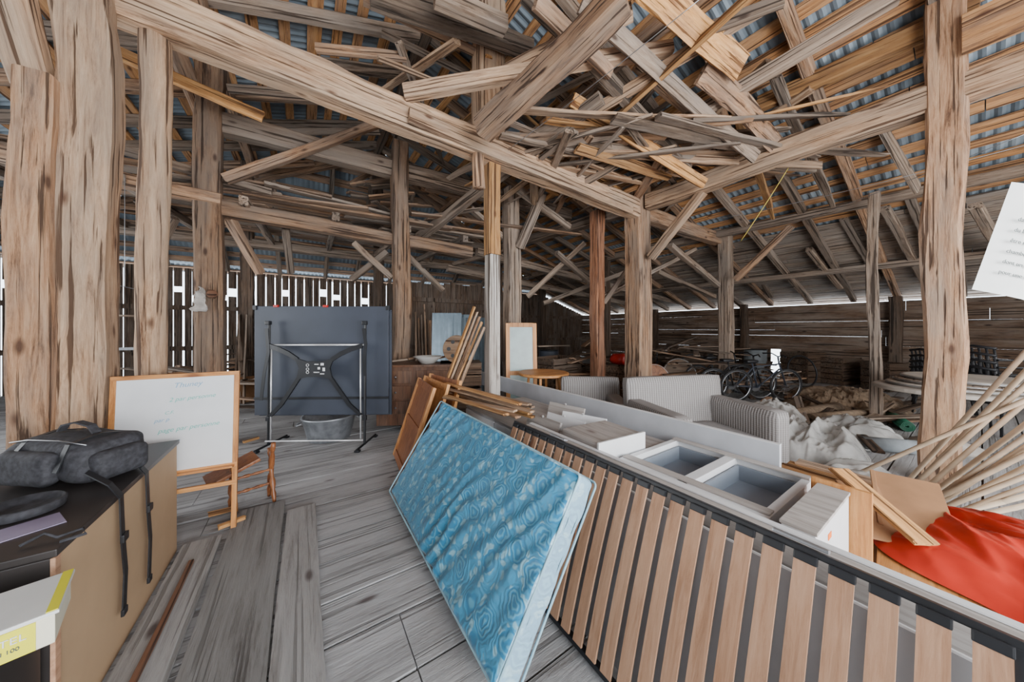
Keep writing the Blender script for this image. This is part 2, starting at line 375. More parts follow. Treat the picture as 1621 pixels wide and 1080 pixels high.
# walls
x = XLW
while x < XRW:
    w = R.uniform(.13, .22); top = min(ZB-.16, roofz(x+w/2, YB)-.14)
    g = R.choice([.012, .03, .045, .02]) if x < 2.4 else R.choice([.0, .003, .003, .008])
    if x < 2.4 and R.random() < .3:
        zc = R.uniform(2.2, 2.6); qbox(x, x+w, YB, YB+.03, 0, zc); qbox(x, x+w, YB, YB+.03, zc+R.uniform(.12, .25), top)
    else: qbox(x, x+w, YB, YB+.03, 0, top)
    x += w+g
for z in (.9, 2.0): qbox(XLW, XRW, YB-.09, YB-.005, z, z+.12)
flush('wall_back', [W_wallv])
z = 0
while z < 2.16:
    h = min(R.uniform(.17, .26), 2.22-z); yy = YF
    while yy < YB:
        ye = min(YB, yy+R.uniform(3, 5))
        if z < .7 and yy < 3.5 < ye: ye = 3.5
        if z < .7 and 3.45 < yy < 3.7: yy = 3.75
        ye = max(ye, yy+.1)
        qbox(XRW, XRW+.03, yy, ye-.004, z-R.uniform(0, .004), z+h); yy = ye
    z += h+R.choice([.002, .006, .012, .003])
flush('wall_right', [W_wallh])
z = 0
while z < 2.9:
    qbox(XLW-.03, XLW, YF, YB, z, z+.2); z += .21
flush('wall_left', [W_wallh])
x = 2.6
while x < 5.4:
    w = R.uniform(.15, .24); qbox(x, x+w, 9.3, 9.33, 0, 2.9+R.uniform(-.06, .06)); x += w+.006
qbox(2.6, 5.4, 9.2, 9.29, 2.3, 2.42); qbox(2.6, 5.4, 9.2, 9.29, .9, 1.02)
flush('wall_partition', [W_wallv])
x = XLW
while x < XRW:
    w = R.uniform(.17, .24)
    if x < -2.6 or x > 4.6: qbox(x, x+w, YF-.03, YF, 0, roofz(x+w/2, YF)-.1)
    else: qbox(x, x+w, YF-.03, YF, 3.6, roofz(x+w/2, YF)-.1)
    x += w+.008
flush('wall_front_added', [W_wallv])  # unseen wall behind the camera, added to cut incoming light for contrast

# ------------------------------------------------------------------ rafters
for sgn, xe in ((1, XRW-.02), (-1, XLW+.3)):
    yy = YF+.4
    while yy < YB-.3:
        xs = XR+sgn*.06 if yy < YH else XR+sgn*((yy-YH)/.448+.1)
        if sgn*(xe-xs) > 1:
            z0 = ZR-TS*abs(xs-XR)-.13; z1 = ZR-TS*abs(xe-XR)-.13
            timber('rafter', (xs, yy, z0), (xe, yy, z1), .12, .15, R.choice([W_beam, W_grey, W_grey]), 'rough weathered rafter under the corrugated metal roof', 'rafter', 'roof rafters')
        yy += R.uniform(.75, .95)
for x in [-4.2, -3, -1.8, -.6, .6, 1.5, 2.6, 3.8, 5.0, 6.3]:
    ys = YH+.448*abs(x-XR)+.1
    timber('rafter', (x, ys, ZB+TH*(YB-ys)-.15), (x, YB-.05, ZB-.12), .11, .14, W_grey, 'rough weathered rafter under the corrugated metal roof', 'rafter', 'roof rafters')
timber('ridge_beam', (XR, YF, ZR-.16), (XR, YH, ZR-.16), .14, .2, W_dark, 'dark ridge beam along the roof peak')
for s in (1, -1):
    timber('hip_rafter', (XR, YH, ZR-.2), (XR+s*8.1, YB-.05, ZB-.12), .14, .2, W_beam, 'long hip rafter descending to the roof corner', 'rafter')

# ------------------------------------------------------------------ main frame
PG = 'posts holding the roof frame'
def post(p, w, mat, label, z1, z0=0, log=False, irr=.026):
    return timber('post', (p[0], p[1], z0), (p[0], p[1], z1), w, w, mat, label, 'post', PG, irr=irr, log=log)
pA = PY(130, 500, 3.31); post(pA, .25, W_pale, 'thick pale hewn post with long cracks beside a cased bench', 4.85)
pB = PY(243, 500, 3.52); post(pB, .175, W_pale, 'round peeled log post behind a small whiteboard', 3.78, log=True)
pL = PY(50, 500, 3.2); post(pL, .17, W_beam, 'squared old post next to the thick pale post', 3.05)
pC = PY(334, 500, 5.46); post(pC, .27, W_beam, 'tall squared post with a white cloth hung on it', 5.0)
pD = PY(633, 500, 5.42); post(pD, .26, W_beam, 'squared post supporting the plank loft', 4.6)
pE = PY(779, 500, 3.52)
post(pE, .17, W_orange, 'slim post under the main tie beam', 3.62, z0=2.45, irr=.006)
post((pE.x, pE.y), .165, W_white, 'whitewashed lower length of a slim post', 2.45, irr=.005)
timber('king_post', (pE.x-.02, 3.6, 3.75), (pE.x-.02, 3.6, 5.75), .36, .32, W_pale, 'thick king post rising from the tie beam', 'post', irr=.02)
timber('corbel', PY(758, 298, 3.42), PY(756, 240, 3.42), .16, .14, W_beam, 'rounded wooden corbel block under the tie beam', 'beam', log=True)
pF = PD(811, 500, 6.3); post(pF, .3, W_grey, 'weathered squared post with a diagonal brace', 4.3)
pG = PD(945, 500, 6.3); post(pG, .23, W_red, 'reddish brown slim post', 3.85)
pH = PD(1010, 500, 5.8); post(pH, .38, W_beam, 'very thick post carrying the junction of two beams', 4.1)
pI = PY(1148, 500, 3.35); post(pI, .27, W_grey, 'squared post near parked bicycles', 3.75)
pJ = PD(1383, 500, 4.95); post(pJ, .13, W_grey, 'thin weathered prop post', 3.65)
pK = PX(1492, 500, 5.15); post(pK, .25, W_beam, 'squared post with orange knots beside bundled poles', 4.72)
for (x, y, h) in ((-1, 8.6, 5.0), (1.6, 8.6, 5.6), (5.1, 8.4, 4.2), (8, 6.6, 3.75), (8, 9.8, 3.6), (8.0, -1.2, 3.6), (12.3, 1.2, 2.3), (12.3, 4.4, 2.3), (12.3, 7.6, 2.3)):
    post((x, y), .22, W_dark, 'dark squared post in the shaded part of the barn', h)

def bm_(name, p1, p2, w, h, mat, label, **k): return timber(name, p1, p2, w, h, mat, label, 'beam', **k)
bm_('tie_beam', PY(172, -6, 3.5), PY(1015, 337, 3.5), .24, .32, W_pale, 'massive pale hewn tie beam crossing the barn', irr=.03)
bm_('tie_beam', PY(1012, 338, 3.5), PY(1172, 392, 3.5), .22, .26, W_beam, 'shorter hewn beam continuing from the thick post')
bm_('cleat_board', PY(647, 182, 3.34), PY(1000, 332, 3.34), .05, .16, W_pale, 'long flat board nailed along the tie beam')
bm_('purlin', PX(1026, 320, 5.15), PX(1640, 100, 5.15), .22, .27, W_pale, 'hewn purlin running from thick post to orange-knotted post', irr=.025)
bm_('purlin', PX(1055, 388, 8.0), PX(1640, 266, 8.0), .14, .16, W_grey, 'thin weathered purlin below the low roof slope')
bm_('purlin', (8, 3.3, 3.72), (8, 11, 3.72), .16, .18, W_grey, 'weathered purlin in the deep shade of the barn')
bm_('purlin', (5.15, 3.5, 3.75), (5.15, 10, 4.1), .2, .22, W_grey, 'weathered purlin in the deep shade of the barn')
bm_('purlin', (10.4, YF, 2.85), (10.4, 11, 2.85), .12, .14, W_grey, 'thin weathered purlin below the low roof slope')
bm_('purlin', (3.5, YF, 5.05), (3.5, 9, 5.05), .14, .16, W_beam, 'brown purlin high under the roof')
bm_('purlin', (-.9, YF, 4.95), (-.9, 9, 4.95), .14, .16, W_beam, 'brown purlin high under the roof')
bm_('tie_beam', PY(350, 197, 5.5), PY(900, 340, 5.5), .22, .27, W_grey, 'weathered second tie beam above the plank loft', irr=.02)
bm_('loft_rail', PY(350, 330, 5.5), PY(745, 400, 5.5), .18, .2, W_beam, 'loft rail beam holding stored planks')
bm_('loft_rail', (-5, 5.35, 3.35), (PY(350, 318, 5.4)), .16, .16, W_beam, 'loft rail beam holding stored planks')
bm_('loft_rail', (-5, 8.6, 3.3), (5.2, 8.6, 3.3), .18, .2, W_grey, 'rear loft rail beam of weathered wood')
bm_('tie_beam', (-5, 8.6, 4.0), (5.2, 8.5, 4.0), .18, .2, W_grey, 'rear weathered tie beam')
bm_('tie_beam', (3.4, 6.6, 3.3), (12.3, 6.6, 2.5), .16, .18, W_grey, 'weathered beam reaching the low eave')
bm_('tie_beam', (3.4, 8.4, 3.2), (12.3, 8.4, 2.5), .16, .18, W_grey, 'weathered beam reaching the low eave')
for i in range(8):
    x = -3.8+i*1.05
    bm_('loft_joist', (x, 5.3, 3.16), (x+.1, 8.8, 3.38), .1, .12, W_grey, 'loft joist carrying stored planks', group='loft joists')
BR = 'diagonal brace pegged between post and beam'
def brace(p1, p2, w=.13, mat=None, lab=BR): return bm_('brace', p1, p2, w, w*.9, mat or W_beam, lab)
brace(PX(1030, 408, 5.15), PX(1112, 304, 5.15), .14, W_pale)
brace(PX(1163, 442, 8), PX(1252, 358, 8), .13, W_beam)
brace(PY(1136, 452, 3.35), PY(1060, 388, 3.35), .12, W_grey)
brace(PD(822, 392, 6.2), PD(858, 306, 5.8), .15, W_grey)
brace(PD(955, 480, 6.3), PD(1000, 415, 6.3), .1, W_grey)
brace(PD(955, 470, 6.4), PD(1100, 395, 7.5), .1, W_grey)
brace(PD(800, 380, 6.4), PD(745, 330, 6.1), .12, W_grey)
brace(PD(620, 440, 5.3), PD(560, 385, 5.1), .1, W_grey)
brace(PD(556, 442, 5.3), PD(612, 398, 5.3), .1, W_grey)
brace(PD(362, 345, 4.2), PD(412, 432, 4.8), .12, W_beam)
brace(PD(452, 362, 4.8), PD(460, 432, 5.2), .1, W_grey)
brace(PD(355, 284, 4.0), PD(600, 195, 4.9), .13, W_beam, 'diagonal brace rising over the plank loft')
brace(PD(280, 85, 3.8), PD(335, 215, 4.0), .2, W_beam, 'wide slanting brace against the tall post')
brace(PD(8, -30, 1.75), PD(62, 140, 2.0), .17, W_pale, 'rough brace with flaking bark above the squared post')
brace(PD(275, 345, 4.4), PD(230, 440, 4.6), .1, W_grey)
brace(PD(185, 235, 3.6), PD(430, 305, 4.4), .1, W_grey, 'thin board crossing between posts')
for (u1, v1, d1, u2, v2, d2) in ((835, 470, 7.5, 925, 385, 7.2), (860, 480, 8, 990, 430, 8.2), (880, 400, 7, 960, 470, 8), (1040, 430, 8, 1130, 470, 9), (700, 460, 7.5, 640, 400, 7), (820, 300, 5.6, 900, 360, 6.4), (1180, 400, 8.5, 1220, 470, 9.5), (1280, 395, 7, 1330, 455, 8), (1440, 310, 5.2, 1480, 420, 6.4), (1335, 345, 6, 1390, 440, 7.4), (1400, 330, 5.4, 1462, 445, 7), (1545, 325, 4.6, 1590, 405, 5.6)):
    brace(PD(u1, v1, d1), PD(u2, v2, d2), .12, W_grey)
bm_('board', PD(186, 86, 3.1), PD(416, 186, 3.7), .05, .13, W_orange, 'orange sawn board nailed between posts')
bm_('board', PD(360, 140, 4.0), PD(640, 165, 4.8), .05, .1, W_grey, 'thin grey board crossing the roof space')
bm_('board', PD(500, 78, 3.6), PD(642, 92, 3.9), .06, .1, W_beam, 'short board crossing the roof space')
bm_('board', PD(360, 208, 4.2), PD(600, 210, 5.6), .05, .1, W_grey, 'thin grey board crossing the roof space')
# upper jumble
bm_('leaning_beam', PD(765, 208, 3.35), PD(985, -15, 2.35), .2, .24, W_beam, 'thick split beam slanting up to the roof', irr=.04)
bm_('leaning_beam', PD(640, 147, 3.3), PD(1062, 76, 3.4), .12, .15, W_pale, 'long reddish pole-like beam laid across the tie beam')
bm_('leaning_beam', PD(922, 288, 4.9), PD(1420, -8, 2.75), .12, .14, W_grey, 'long grey squared beam leaning up to the roof', irr=.008)
bm_('leaning_beam', PD(662, 376, 6.1), PD(952, 155, 3.6), .13, .16, W_grey, 'grey beam slanting over the loft')
bm_('leaning_beam', PD(585, -12, 3.2), PD(840, 78, 4.0), .2, .2, W_grey, 'weathered beam high in the roof space', irr=.03)
bm_('leaning_beam', PD(690, -10, 3.0), PD(800, 40, 3.3), .16, .16, W_grey, 'weathered beam high in the roof space')
bm_('leaning_beam', PD(1200, 165, 4.3), PD(1550, 12, 2.9), .12, .2, W_orange, 'orange sawn beam with wane edge', irr=.02)
bm_('leaning_beam', PD(1212, 148, 4.4), PD(1320, 68, 3.8), .06, .14, W_orange, 'orange sawn board under the roof')
bm_('leaning_beam', PD(1265, 190, 4.6), PD(1560, 95, 3.6), .12, .14, W_beam, 'brown beam under the roof slope')
bm_('leaning_beam', PD(830, -10, 2.9), PD(1090, 262, 4.5), .11, .14, W_grey, 'weathered beam crossing the jumble of timbers', irr=.015)
bm_('leaning_beam', PD(900, 200, 4.0), PD(1230, 0, 2.9), .09, .12, W_pale, 'long pale pole-like beam in the jumble of timbers', irr=.012)
bm_('leaning_beam', PD(800, 120, 3.5), PD(1000, 20, 3.0), .12, .14, W_pale, 'pale split beam in the jumble of timbers', irr=.03)
bm_('wide_plank', PD(1010, -40, 2.7), PD(1170, 112, 3.3), .05, .25, W_orange, 'wide orange plank with waney edges and knots', irr=.05, roll=.6)
bm_('wide_plank', PD(1108, 118, 3.35), PD(1250, 245, 4.1), .05, .22, W_beam, 'wide plank with a dark burnt end', irr=.05, roll=.6)
bm_('plank', PD(920, 5, 2.9), PD(1195, 250, 4.1), .05, .16, W_grey, 'grey plank crossing the jumble of timbers', roll=.5)
bm_('plank', PD(905, 158, 3.7), PD(1115, 290, 4.5), .06, .15, W_orange, 'orange plank lying in the jumble of timbers', roll=.5)
bm_('plank', PD(930, 180, 3.8), PD(1060, 250, 4.3), .06, .14, W_orange, 'orange plank lying in the jumble of timbers', roll=.6)
bm_('plank', PD(848, 0, 2.7), PD(965, 115, 3.4), .06, .14, W_beam, 'brown plank slanting down from the roof', roll=.5)
bm_('plank', PD(1190, -10, 2.7), PD(970, 190, 3.9), .05, .12, W_orange, 'orange plank crossing the jumble of timbers', roll=.5)
bm_('plank', PD(1240, 0, 2.8), PD(1080, 60, 3.2), .05, .12, W_grey, 'grey plank crossing the jumble of timbers')
bm_('plank', PD(800, 215, 4.0), PD(1290, 268, 4.6), .05, .11, W_grey, 'long grey plank laid across the pile of timbers')
bm_('plank', PD(860, 240, 4.3), PD(1300, 262, 4.4), .04, .10, W_pale, 'long pale plank laid across the pile of timbers')
bm_('plank', PD(1395, 200, 4.3), PD(1450, 300, 4.6), .05, .2, W_grey, 'short grey plank hanging below the roof')
qa = PX(1522, 88, 5.0); qb = PX(1700, -60, 5.0)
mk('plywood_sheet', nbox((0, 0, 0), (.02, abs(qa.y-qb.y), abs(qa.z-qb.z)), .003), W_sheath, Matrix.Translation((qa+qb)/2), label='flat orange plywood sheet fixed above the purlin', cat='plywood')
for i in range(66):
    u = R.uniform(790, 1120); v = 165+R.uniform(0, 105)+(u-800)*.06; z = R.uniform(3.8, 4.15)
    p = PZ(u, v, z); a = R.gauss(-.33, .30) if R.random() < .75 else R.uniform(.8, 1.9); L = R.uniform(1.1, 2.8)
    q = p+Vector((math.cos(a)*L, math.sin(a)*L, R.uniform(-.12, .15)))
    bm_('loose_plank', p, q, R.uniform(.07, .15), R.uniform(.025, .05), R.choice([W_beam, W_pale, W_orange, W_grey, W_grey]), 'splintered loose plank in the pile on the beams', group='loose planks piled on the beams', roll=R.uniform(-.5, .5), split=True, irr=.014)
for i in range(26):
    u = R.uniform(560, 1300); v = R.uniform(-40, 120); d = R.uniform(3.5, 4.5); p = PD(u, v, d)
    p.z = min(p.z, roofz(p.x, p.y)-.35); a = R.choice([R.gauss(0, .2), R.gauss(1.5, .25)]); L = R.uniform(1.6, 3.2)
    q = p+Vector((math.cos(a)*L, math.sin(a)*L, R.uniform(-.3, .3))); q.z = min(q.z, roofz(q.x, q.y)-.3)
    bm_('loose_plank', p, q, R.uniform(.07, .13), R.uniform(.03, .06), R.choice([W_beam, W_pale, W_orange, W_grey, W_grey]), 'loose plank laid across high beams', group='loose planks high under the roof', roll=R.uniform(-.6, .6), split=True, irr=.012)
for i in range(34):
    x = R.uniform(-3.6, 1.6); y = R.uniform(5.35, 8.2); z = 3.26+R.uniform(0, .26); L = R.uniform(1.8, 3.6); a = R.gauss(0, .12)
    bm_('stored_plank', (x, y, z), (x+math.cos(a)*L, y+math.sin(a)*L, z+R.uniform(-.03, .05)), R.uniform(.12, .2), R.uniform(.03, .05), R.choice([W_grey, W_beam, W_beam, W_grey]), 'grey stored plank lying on the loft', group='planks stored on the loft')
for i in range(20):
    p = PD(R.uniform(540, 680), R.uniform(280, 370), 6); a = R.uniform(-.8, .8); L = R.uniform(.7, 1.6)
    bm_('stored_plank', p, p+Vector((math.cos(a)*L, math.sin(a)*L, R.uniform(-.1, .4))), .14, .04, R.choice([W_grey, W_beam]), 'short splintered board heaped on the loft', group='planks stored on the loft', split=True)
def wire(p1, p2, sag=.05, r=.004, name='wire', mat=M_steel, label='thin steel wire strung across the barn'):
    pts = [Vector(p1).lerp(Vector(p2), t/12)-Vector((0, 0, sag*4*(t/12)*(1-t/12))) for t in range(13)]
    return mk(name, ntube(pts, r, 6), mat, smooth=True, label=label, cat='wire')
wire(PD(1163, 385, 6.8), PD(1640, 205, 3.4)); wire(PD(1120, 350, 6), PD(1640, 225, 3.6)); wire(PD(800, 240, 4.0), PD(1118, -10, 2.6), .02)
wire(PD(1256, 252, 4.4), PD(1172, 382, 5.4), .02, .006, 'strap', M_yellow, 'yellow strap hanging from the purlin')

# ------------------------------------------------------------------ loose floor planks
def floorplank(x0, x1, y0, y1, lab, mat=W_plank):
    timber('floor_plank', ((x0+x1)/2, y0, .018), ((x0+x1)/2, y1, .018), x1-x0, .03, mat, lab, 'plank', irr=.006)
floorplank(-.45, -.135, .2, 3.3, 'wide loose grey plank laid on the floor')
floorplank(-.115, .09, .2, 3.1, 'narrower loose grey plank laid on the floor')
floorplank(-.685, -.475, .2, 3.0, 'loose plank beside the bench, grey and worn')
timber('thin_batten', PZ(303, 888, .05), PZ(205, 1090, .05), .025, .02, W_red, 'thin dark red batten lying on the floor', 'batten', irr=.004)
for i, (u, v) in enumerate(((330, 815), (345, 835), (385, 700))):
    p = PZ(u, v, .045); timber('wood_offcut', p, p+Vector((.14, .05*i, .0)), .04, .03, W_orange, 'small wood offcut lying on the floor', 'wood', irr=.004)

# ------------------------------------------------------------------ bench box left
r_ = root('storage_bench', 'long bench-like box with black top and tan hardboard side', 'box', (-1.2, 2.39, 0))
mk('body', nbox((0, 0, .36), (.98, 1.24, .72), .006), M_card, parent=r_)
mk('end_panel', nbox((-.0, -.632, .36), (.99, .022, .72), .004), M_blacktop, parent=r_, label='black end panel')
mk('top_panel', nbox((.0, -.005, .733), (1.0, 1.27, .025), .004), M_blacktop, parent=r_, label='black laminate top')
mk('trim_strip', nbox((.493, -.63, .36), (.012, .03, .72), .003), W_slat, parent=r_, label='pale corner strip')
r_ = root('side_box', 'dark box standing against the bench end', 'box', (-1.02, 1.5, 0))
mk('body', nbox((0, 0, .30), (.6, .44, .60), .006), M_blacktop, parent=r_)
mk('lid', nbox((0, 0, .612), (.61, .45, .022), .004), M_black, parent=r_)
r_ = root('printed_carton', 'flat white and yellow printed carton resting on a dark box', 'carton', (-.765, 1.49, .624), math.radians(14))
mk('carton_body', nbox((0, 0, .042), (.34, .21, .08), .004), M_cream, parent=r_)
mk('lid', nbox((.0, .0, .088), (.355, .22, .010), .004), M_paper, parent=r_, label='white lid slightly raised')
mk('lid_stripe', nbox((.165, 0, .0945), (.02, .215, .002), 0), M_lime, parent=r_, label='yellow printed stripe')
mk('side_label', nbox((.04, -.1062, .042), (.20, .002, .076), 0), M_lime, parent=r_, label='yellow printed label')
mk('printed_text', textmesh('HOTEL', .026, .001), M_white, Matrix.Translation((.045, -.1085, .046)) @ Matrix.Rotation(math.pi/2, 4, 'X'), parent=r_)
mk('printed_text', textmesh('SAVON 100', .014, .001), M_ink, Matrix.Translation((.045, -.1085, .025)) @ Matrix.Rotation(math.pi/2, 4, 'X'), parent=r_)
# bag
def bagfn(p):
    f = 1-.22*max(0, p.z/.16)*abs(p.x/.3)
    q = Vector((p.x*(1-.06*(p.z/.15)), p.y*(1-.12*max(0, p.z/.15)), p.z*f))
    return q+Vector((0, 0, 1))*noise.noise(p*7)*.022+Vector((noise.noise(p*9+Vector((5, 0, 0))), noise.noise(p*9), 0))*.018
BM = Matrix.Translation((-.965, 2.58, .748)) @ Matrix.Rotation(math.radians(-38), 4, 'Z') @ Matrix.Scale(.82, 4)
r_ = root('camera_bag', 'black padded camera bag lying on the bench top', 'bag', (0, 0, 0), M=BM)
mk('bag_body', rbox((.58, .32, .26), .075, 16, bagfn), M_blackfab, Matrix.Translation((0, 0, .135)), parent=r_, smooth=True)
mk('front_pocket', rbox((.34, .09, .19), .04, 8, lambda p: p+Vector((0, 0, noise.noise(p*12)*.01))), M_blackfab, Matrix.Translation((-.05, -.17, .11)), parent=r_, smooth=True)
mk('side_pocket', rbox((.12, .25, .17), .04, 8), M_blackfab, Matrix.Translation((.28, .0, .10)), parent=r_, smooth=True)
mk('zipper', ntube([(-.26, -.12, .235), (-.1, -.14, .262), (.1, -.14, .262), (.25, -.12, .235)], .004), M_steel, parent=r_, smooth=True)
mk('handle', ribbon(bmesh.new(), [(-.12, 0, .27), (-.09, 0, .31), (0, 0, .33), (.09, 0, .31), (.13, 0, .265)], .04, .01, (0, 1, 0)), M_blackfab, parent=r_)
mk('strap', ribbon(bmesh.new(), [(-.15, .12, .245), (-.15, .0, .275), (-.15, -.12, .25), (-.15, -.20, .14)], .03, .006, (1, 0, 0)), M_black, parent=r_)
mk('strap', ribbon(bmesh.new(), [(.16, .12, .235), (.16, .0, .265), (.16, -.14, .24), (.16, -.19, .1)], .03, .006, (1, 0, 0)), M_black, parent=r_)
inv = BM.inverted()
for (y, zb) in ((2.17, .20), (2.45, .16)):
    b = bmesh.new(); pts = [(-.84, y+.14, .83), (-.74, y+.05, .785), (-.69, y, .735), (-.682, y-.01, .55), (-.681, y+.015, .38), (-.682, y, zb)]
    ribbon(b, pts, .036, .005, (0, 1, .1)); abox(b, (-.678, y-.005, .55), (.014, .05, .035)); abox(b, (-.68, y, zb+.01), (.012, .04, .03))
    b.transform(inv); mk('hanging_strap', b, M_black, parent=r_, label='black strap with buckle hanging over the edge')
p = PZ(38, 812, .747)
mk('lens_ring', lathe(bmesh.new(), [(.085, 0), (.10, .004), (.104, .035), (.095, .042), (.090, .02), (.05, .017)], 36), M_blackfab, Matrix.Translation(p), smooth=True, label='round black ring-shaped case on the bench top', cat='case')
p = PZ(25, 842, .746)
mk('paper_sheet', nbox((0, 0, .0015), (.20, .13, .003), 0), M_purple, Matrix.Translation(p) @ Matrix.Rotation(.5, 4, 'Z'), label='lilac paper sheet on the bench top', cat='paper')
p = PZ(30, 868, .7485)
mk('cord', ntube([(0, 0, .006), (.04, .03, .02), (.08, 0, .008), (.13, .02, .012), (.15, -.02, .006), (.1, -.04, .006)], .005), M_blackfab, Matrix.Translation(p), smooth=True, label='short black cord on the bench top', cat='cord')

# ------------------------------------------------------------------ easel whiteboard
pe = Vector((-1.06, 3.13, 0)); ang = math.atan2(-.07, .62)
r_ = root('easel', 'small wooden easel with a used whiteboard', 'easel', pe, ang)
EW = .635; T = Matrix.Rotation(math.radians(-4), 4, 'X')
for x in (0, EW): mk('front_leg', nbox((x, 0, .585), (.030, .022, 1.17), .003, T), W_frameZ, parent=r_)
for z in (.49, 1.165, .36): mk('crossbar', nbox((EW/2, 0, z), (EW+.03, .024, .03), .003, T), W_frame, parent=r_)
mk('tray', nbox((EW/2, -.03, .485), (EW, .06, .012), .002, T), W_frame, parent=r_)
mk('whiteboard_panel', nbox((EW/2, -.004, .828), (EW-.03, .012, .65), .002, T), M_white, parent=r_, label='white panel with faint handwriting')
for x in (.12, EW-.06): mk('rear_leg', ntube([(x, .105, 1.1), (x, .30, 0)], .013, 6), W_frameZ, parent=r_)
for (x, z, s, t, m) in ((.29, 1.08, .050, 'Thuney', M_mb), (.27, .985, .040, '2 par personne', M_mg), (.25, .90, .030, 'C.F.', M_mg), (.20, .85, .036, 'par p', M_mb), (.22, .775, .043, 'page par personne', M_mg), (.3, .70, .024, '+ 2', M_mb)):
    mk('handwriting', textmesh(t, s, shear=.35), m, T @ Matrix.Translation((x, -.0115, z)) @ Matrix.Rotation(math.pi/2, 4, 'X') @ Matrix.Rotation(.06, 4, 'Z'), parent=r_)
def spindle(bm, L, r, M):
    t = bmesh.new(); prof = [(r*.6, 0), (r*.7, L*.05), (r, L*.15), (r*.6, L*.22), (r*1.1, L*.3), (r*1.1, L*.4), (r*.6, L*.46), (r, L*.6), (r*.9, L*.75), (r*.55, L*.82), (r*.9, L*.9), (r*.8, L)]
    lathe(t, prof, 12); merge(bm, t, M); return bm
r_ = root('turned_wood_chair', 'small folded chair of turned varnished wood', 'chair', (-.38, 3.50, 0), .3)
for x in (-.13, .13):
    mk('leg', spindle(bmesh.new(), .52, .022, Matrix.Translation((x, 0, 0)) @ Matrix.Rotation(.25, 4, 'X')), W_brownZ, parent=r_, smooth=True)
    mk('leg', spindle(bmesh.new(), .46, .02, Matrix.Translation((x, -.16, 0)) @ Matrix.Rotation(-.35, 4, 'X')), W_brownZ, parent=r_, smooth=True)
mk('seat', nbox((0, -.02, .36), (.34, .26, .025), .006, Matrix.Rotation(-.35, 4, 'Y')), W_brownZ, parent=r_)
for z in (.14, .26): mk('stretcher', spindle(bmesh.new(), .26, .013, Matrix.Translation((-.13, -.07, z)) @ Matrix.Rotation(math.pi/2, 4, 'Y')), W_brownZ, parent=r_, smooth=True)

# ------------------------------------------------------------------ folded table
r_ = root('folding_table', 'folded charcoal table standing upright on a steel frame', 'table', (.14, 4.68, 0), math.atan2(-.62, 1.0))
mk('tabletop', nbox((0, .13, 1.08), (1.72, .03, 1.42), .008), M_slate, parent=r_, label='dark charcoal tabletop')
mk('tabletop', nbox((0.02, .18, 1.05), (1.72, .03, 1.40), .008), M_slate, parent=r_)
for x in (-.85, .85): mk('corner_cap', nbox((x, .125, 1.77), (.05, .05, .06), .006), M_black, parent=r_)
mk('edge_trim', nbox((0, .11, .59), (1.72, .02, .03), .003), M_black, parent=r_)
for x in (-.60, .60):
    b = bmesh.new()
    tube(b, [(x, 0, .02), (x, .02, 1.55)], .015, 10); abox(b, (x, 0, 1.57), (.06, .05, .05), .01)
    tube(b, [(x, -.22, .03), (x, .34, .03)], .014, 8); abox(b, (x, -.2, .012), (.06, .06, .024), .01); abox(b, (x, .33, .012), (.06, .06, .024), .01)
    abox(b, (x+.0, .0, .36), (.05, .04, .06), .01)
    mk('leg_frame', b, M_black, parent=r_)
    mk('steel_bar', ntube([(x*.93, -.02, .1), (x*.92, -.01, 1.29)], .009, 8), M_chrome, parent=r_, smooth=True)
mk('steel_bar', ntube([(-.6, .0, 1.29), (.62, .0, 1.29)], .012, 10), M_chrome, parent=r_, smooth=True)
mk('steel_bar', ntube([(-.6, -.05, .09), (.6, -.05, .09)], .010, 8), M_chrome, parent=r_, smooth=True)
b = bmesh.new()
pl = [(-.24, .13), (-.1, .085), (.1, .085), (.24, .13), (.19, .0), (.22, -.14), (.08, -.11), (-.08, -.11), (-.22, -.14), (-.19, 0)]
f1 = [b.verts.new((x, -.055, 1.0+z)) for x, z in pl]; f2 = [b.verts.new((x, -.03, 1.0+z)) for x, z in pl]
b.faces.new(f1); b.faces.new(f2[::-1])
for i in range(10): b.faces.new((f1[i], f1[(i+1) % 10], f2[(i+1) % 10], f2[i]))
for sx in (-1, 1):
    ribbon(b, [(sx*.20, -.04, 1.1), (sx*.32, -.035, 1.18), (sx*.45, -.03, 1.24), (sx*.58, -.02, 1.28)], .06, .03, (0, 0, 1))
    ribbon(b, [(sx*.18, -.04, .9), (sx*.30, -.035, .72), (sx*.42, -.03, .54), (sx*.56, -.02, .40)], .045, .03, (sx, 0, .5))
mk('cross_bracket', b, M_black, parent=r_, label='black x-shaped plastic bracket')
b = bmesh.new()
for (x, z, w, h) in ((.03, 1.05, .05, .012), (.10, 1.05, .04, .03), (.06, 1.0, .03, .03), (.12, .985, .03, .045), (.03, .95, .07, .01), (.1, .93, .05, .012)):
    abox(b, (x, -.057, z), (w, .003, h), 0)
for zz in (1.04, .99, .95): tube(b, circ((-.08, -.057, zz), .016, 'y', 16), .003, 6, closed=True)
mk('printed_marks', b, M_white, parent=r_, label='white printed warning symbols')
for x in (-.58, .05): mk('clip', nbox((x, .11, 1.79), (.06, .03, .03), .006), M_redp, parent=r_, label='red plastic clip')
mk('strap', ribbon(bmesh.new(), [(.60, -.03, 1.5), (.63, -.04, 1.3), (.61, -.04, 1.1), (.62, -.04, .9)], .04, .006, (1, 0, 0)), M_black, parent=r_)
mk('strap', ribbon(bmesh.new(), [(-.60, -.03, 1.5), (-.57, -.04, 1.2), (-.62, -.04, .95), (-.66, -.04, .6)], .04, .006, (1, 0, 0)), M_black, parent=r_)
r_ = root('wash_tub', 'round zinc wash tub standing under the folded table', 'tub', (.30, 4.98, .0))
